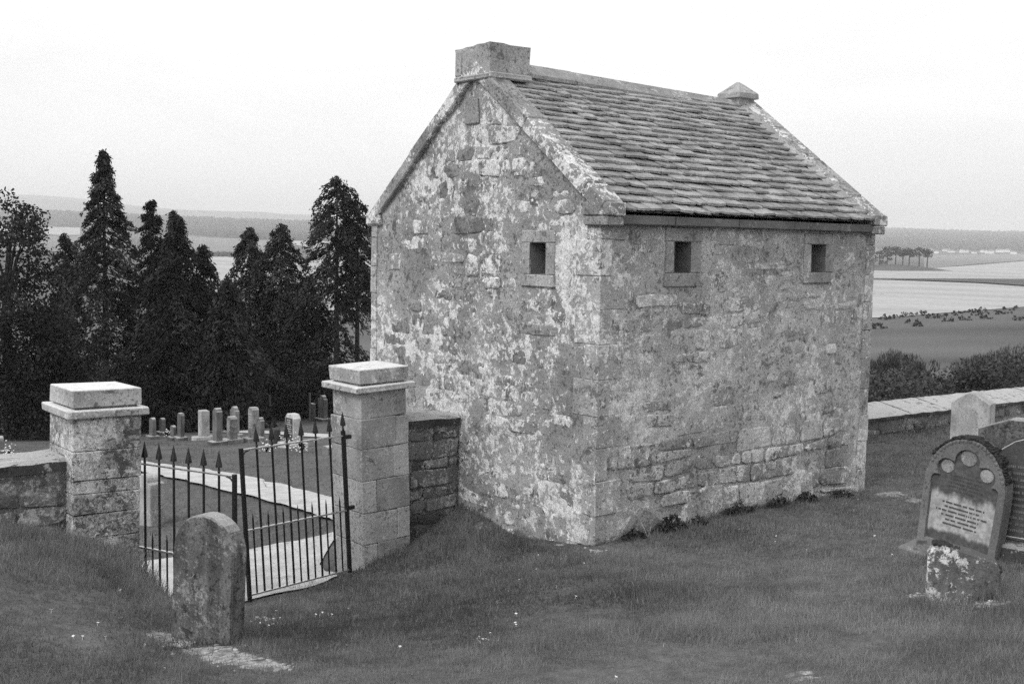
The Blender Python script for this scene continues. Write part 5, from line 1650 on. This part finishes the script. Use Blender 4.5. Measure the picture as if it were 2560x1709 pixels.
def grass(name, label, n, r0, r1, seed, hmin, hmax, wid, inner, a0=-.475, a1=.475):
    rng = np.random.default_rng(seed)
    lr = rng.uniform(math.log(r0), math.log(r1), n); az = YAW + rng.uniform(a0, a1, n)
    r = np.exp(lr); x = CAM[0] + r * np.cos(az); y = CAM[1] + r * np.sin(az)
    k = ~((x > -.01) & (x < HL + .02) & (y > -.01) & (y < HW + .02))
    wallmask = (y > 2.27) & (y < 2.8) & ((x < -3.8) | (x > -1.38))
    k &= ~wallmask
    wx = x + .22 * (fbm(x * 6, y * 6, 81, 2) - .5) + rng.normal(size=n) * .025; wy = y + .22 * (fbm(x * 6, y * 6, 83, 2) - .5) + rng.normal(size=n) * .025
    k &= ~in_poly(wx, wy, LANE)
    if inner:
        k &= (y < 2.6)
    else:
        k &= (y > 2.6) & ~in_poly(x + (wx - x) * 1.6, y + (wy - y) * 1.6, LANE2) & ~in_poly(wx, wy, LANE3)
    b = bare_at(x, y)
    k &= rng.random(n) > np.clip(b * 1.5, 0, .97)
    x = x[k]; y = y[k]; r = r[k]; n = len(x)
    z = G(x, y)
    pn = fbm(x * 1.3, y * 1.3, 61, 3); pt = fbm(x * .55, y * .55, 67, 3); pf = fbm(x * 5, y * 5, 71, 3)
    h = (hmin + (hmax - hmin) * rng.random(n) ** 1.3) * (.35 + 1.3 * np.clip(pn * 1.6 - .3, 0, 1)) * (.6 + .8 * pf)
    if inner:
        lng = np.maximum.reduce([np.exp(-((y - 1.9) / .55) ** 2) * (x < -3.75) * (x > -9.5), np.exp(-((x + .35) / .75) ** 2 - ((y - 1.5) / .7) ** 2), np.exp(-((x + 1.2) / .35) ** 2 - ((y - 1.9) / .3) ** 2), .45 * np.exp(-((y + .05) / .12) ** 2) * (x > 0) * (x < HL)])
        for q in ((1.0, -3.3), (-.9, -4.2)):
            lng = np.maximum(lng, .6 * np.exp(-((x - q[0]) ** 2 + (y - q[1]) ** 2) / .12))
        h *= 1 + 1.6 * lng
    w = wid * rng.uniform(.7, 1.4, n) * np.clip(r / 8, .75, 3)
    a = rng.random(n) * 6.283
    la = rng.random(n) * 6.283; ll = h * rng.uniform(.1, .75, n)
    bx, by = np.cos(a) * w * .5, np.sin(a) * w * .5
    z = z - .008
    V = np.empty((n, 3, 3))
    V[:, 0] = np.stack([x - bx, y - by, z], -1); V[:, 1] = np.stack([x + bx, y + by, z], -1)
    V[:, 2] = np.stack([x + np.cos(la) * ll, y + np.sin(la) * ll, z + h], -1)
    tone = np.clip(.40 + 1.1 * (pt - .5) + .9 * (pf - .5) + rng.normal(size=n) * .16, 0, 1)
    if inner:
        tone = np.clip(tone + .16 * sstep(9.5, 5.5, r) * (.5 + pn), 0, 1)      # blades turn paler towards the camera
    dry = rng.random(n) < .03
    tone[dry] = 1.0
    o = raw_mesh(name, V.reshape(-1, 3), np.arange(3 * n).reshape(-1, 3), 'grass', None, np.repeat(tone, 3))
    return tag(o, label, "grass", kind="stuff")
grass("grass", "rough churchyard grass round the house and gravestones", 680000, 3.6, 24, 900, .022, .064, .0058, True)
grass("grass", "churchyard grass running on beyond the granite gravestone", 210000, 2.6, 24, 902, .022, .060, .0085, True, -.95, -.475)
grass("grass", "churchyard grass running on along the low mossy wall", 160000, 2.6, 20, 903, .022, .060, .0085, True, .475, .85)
grass("grass", "mown grass of the lower burial ground beyond the wall", 170000, 12, 46, 901, .02, .05, .0065, False, -.475, .55)

# daisies
rd = random.Random(8)
m = MB()
for k in range(7):
    a = 6.283 * k / 7
    m.add([(0, 0, .004), (math.cos(a - .32) * .6, math.sin(a - .32) * .6, .0), (math.cos(a) * 1.0, math.sin(a) * 1.0, .12), (math.cos(a + .32) * .6, math.sin(a + .32) * .6, .0)], [(0, 1, 2, 3)])
m.tube([(0, 0, -2.2), (0, 0, 0)], .08, 4, False)
dme = m.mesh("daisy"); dme.materials.append(MAT['white'])
DZ = [(1193, 1606), (1200, 1612), (1207, 1609), (1215, 1607), (1221, 1609), (1245, 1611), (1198, 1600), (1225, 1592), (1290, 1545), (1288, 1568), (1390, 1472), (1340, 1430), (1310, 1398), (1345, 1395), (1402, 1405), (1460, 1415), (1298, 1455), (1660, 1620), (1990, 1608), (1290, 1570), (1440, 1500),
      (1848, 1329), (1940, 1347), (1938, 1360), (1978, 1365), (2016, 1381), (1926, 1281), (2134, 1280), (2186, 1348), (2145, 1253), (690, 1535), (700, 1552), (684, 1555), (650, 1566), (672, 1572), (806, 1540), (820, 1542), (830, 1545), (800, 1545), (790, 1546), (870, 1528),
      (820, 1500), (338, 1455), (128, 1535), (245, 1568), (183, 1602), (207, 1602), (264, 1602), (363, 1620), (412, 1680), (300, 1485), (1540, 1705), (1000, 1628), (2230, 1395)]
for px, py in DZ:
    q = hit(px, py)
    o = bpy.data.objects.new("daisy", dme); COL.objects.link(o)
    s = rd.uniform(.008, .013)
    o.scale = (s, s, s); o.location = (q[0], q[1], q[2] + s * 2.0 + .012); o.rotation_euler = (rd.uniform(-.4, .4), rd.uniform(-.4, .4), rd.uniform(0, 6))
    tag(o, "tiny white daisy flower open in the churchyard grass", "flower", "daisies dotted in the churchyard grass")

# ------------------------------------------------------------------ haze over the valley
hz = MB(); hz.box((-14200, -14200, -40), (14200, 14200, 420))
me = hz.mesh("haze")
hm = bpy.data.materials.new("haze"); hm.use_nodes = True
for n in list(hm.node_tree.nodes):
    hm.node_tree.nodes.remove(n)
ho = hm.node_tree.nodes.new("ShaderNodeOutputMaterial"); hv = hm.node_tree.nodes.new("ShaderNodeVolumePrincipled")
hv.inputs["Color"].default_value = (.95, .95, .95, 1); hv.inputs["Density"].default_value = 0.00020
hm.node_tree.links.new(hv.outputs[0], ho.inputs["Volume"])
me.materials.append(hm)
ho_ = bpy.data.objects.new("haze", me); COL.objects.link(ho_)
tag(ho_, "thin pale summer haze over the whole valley", "haze", kind="stuff")
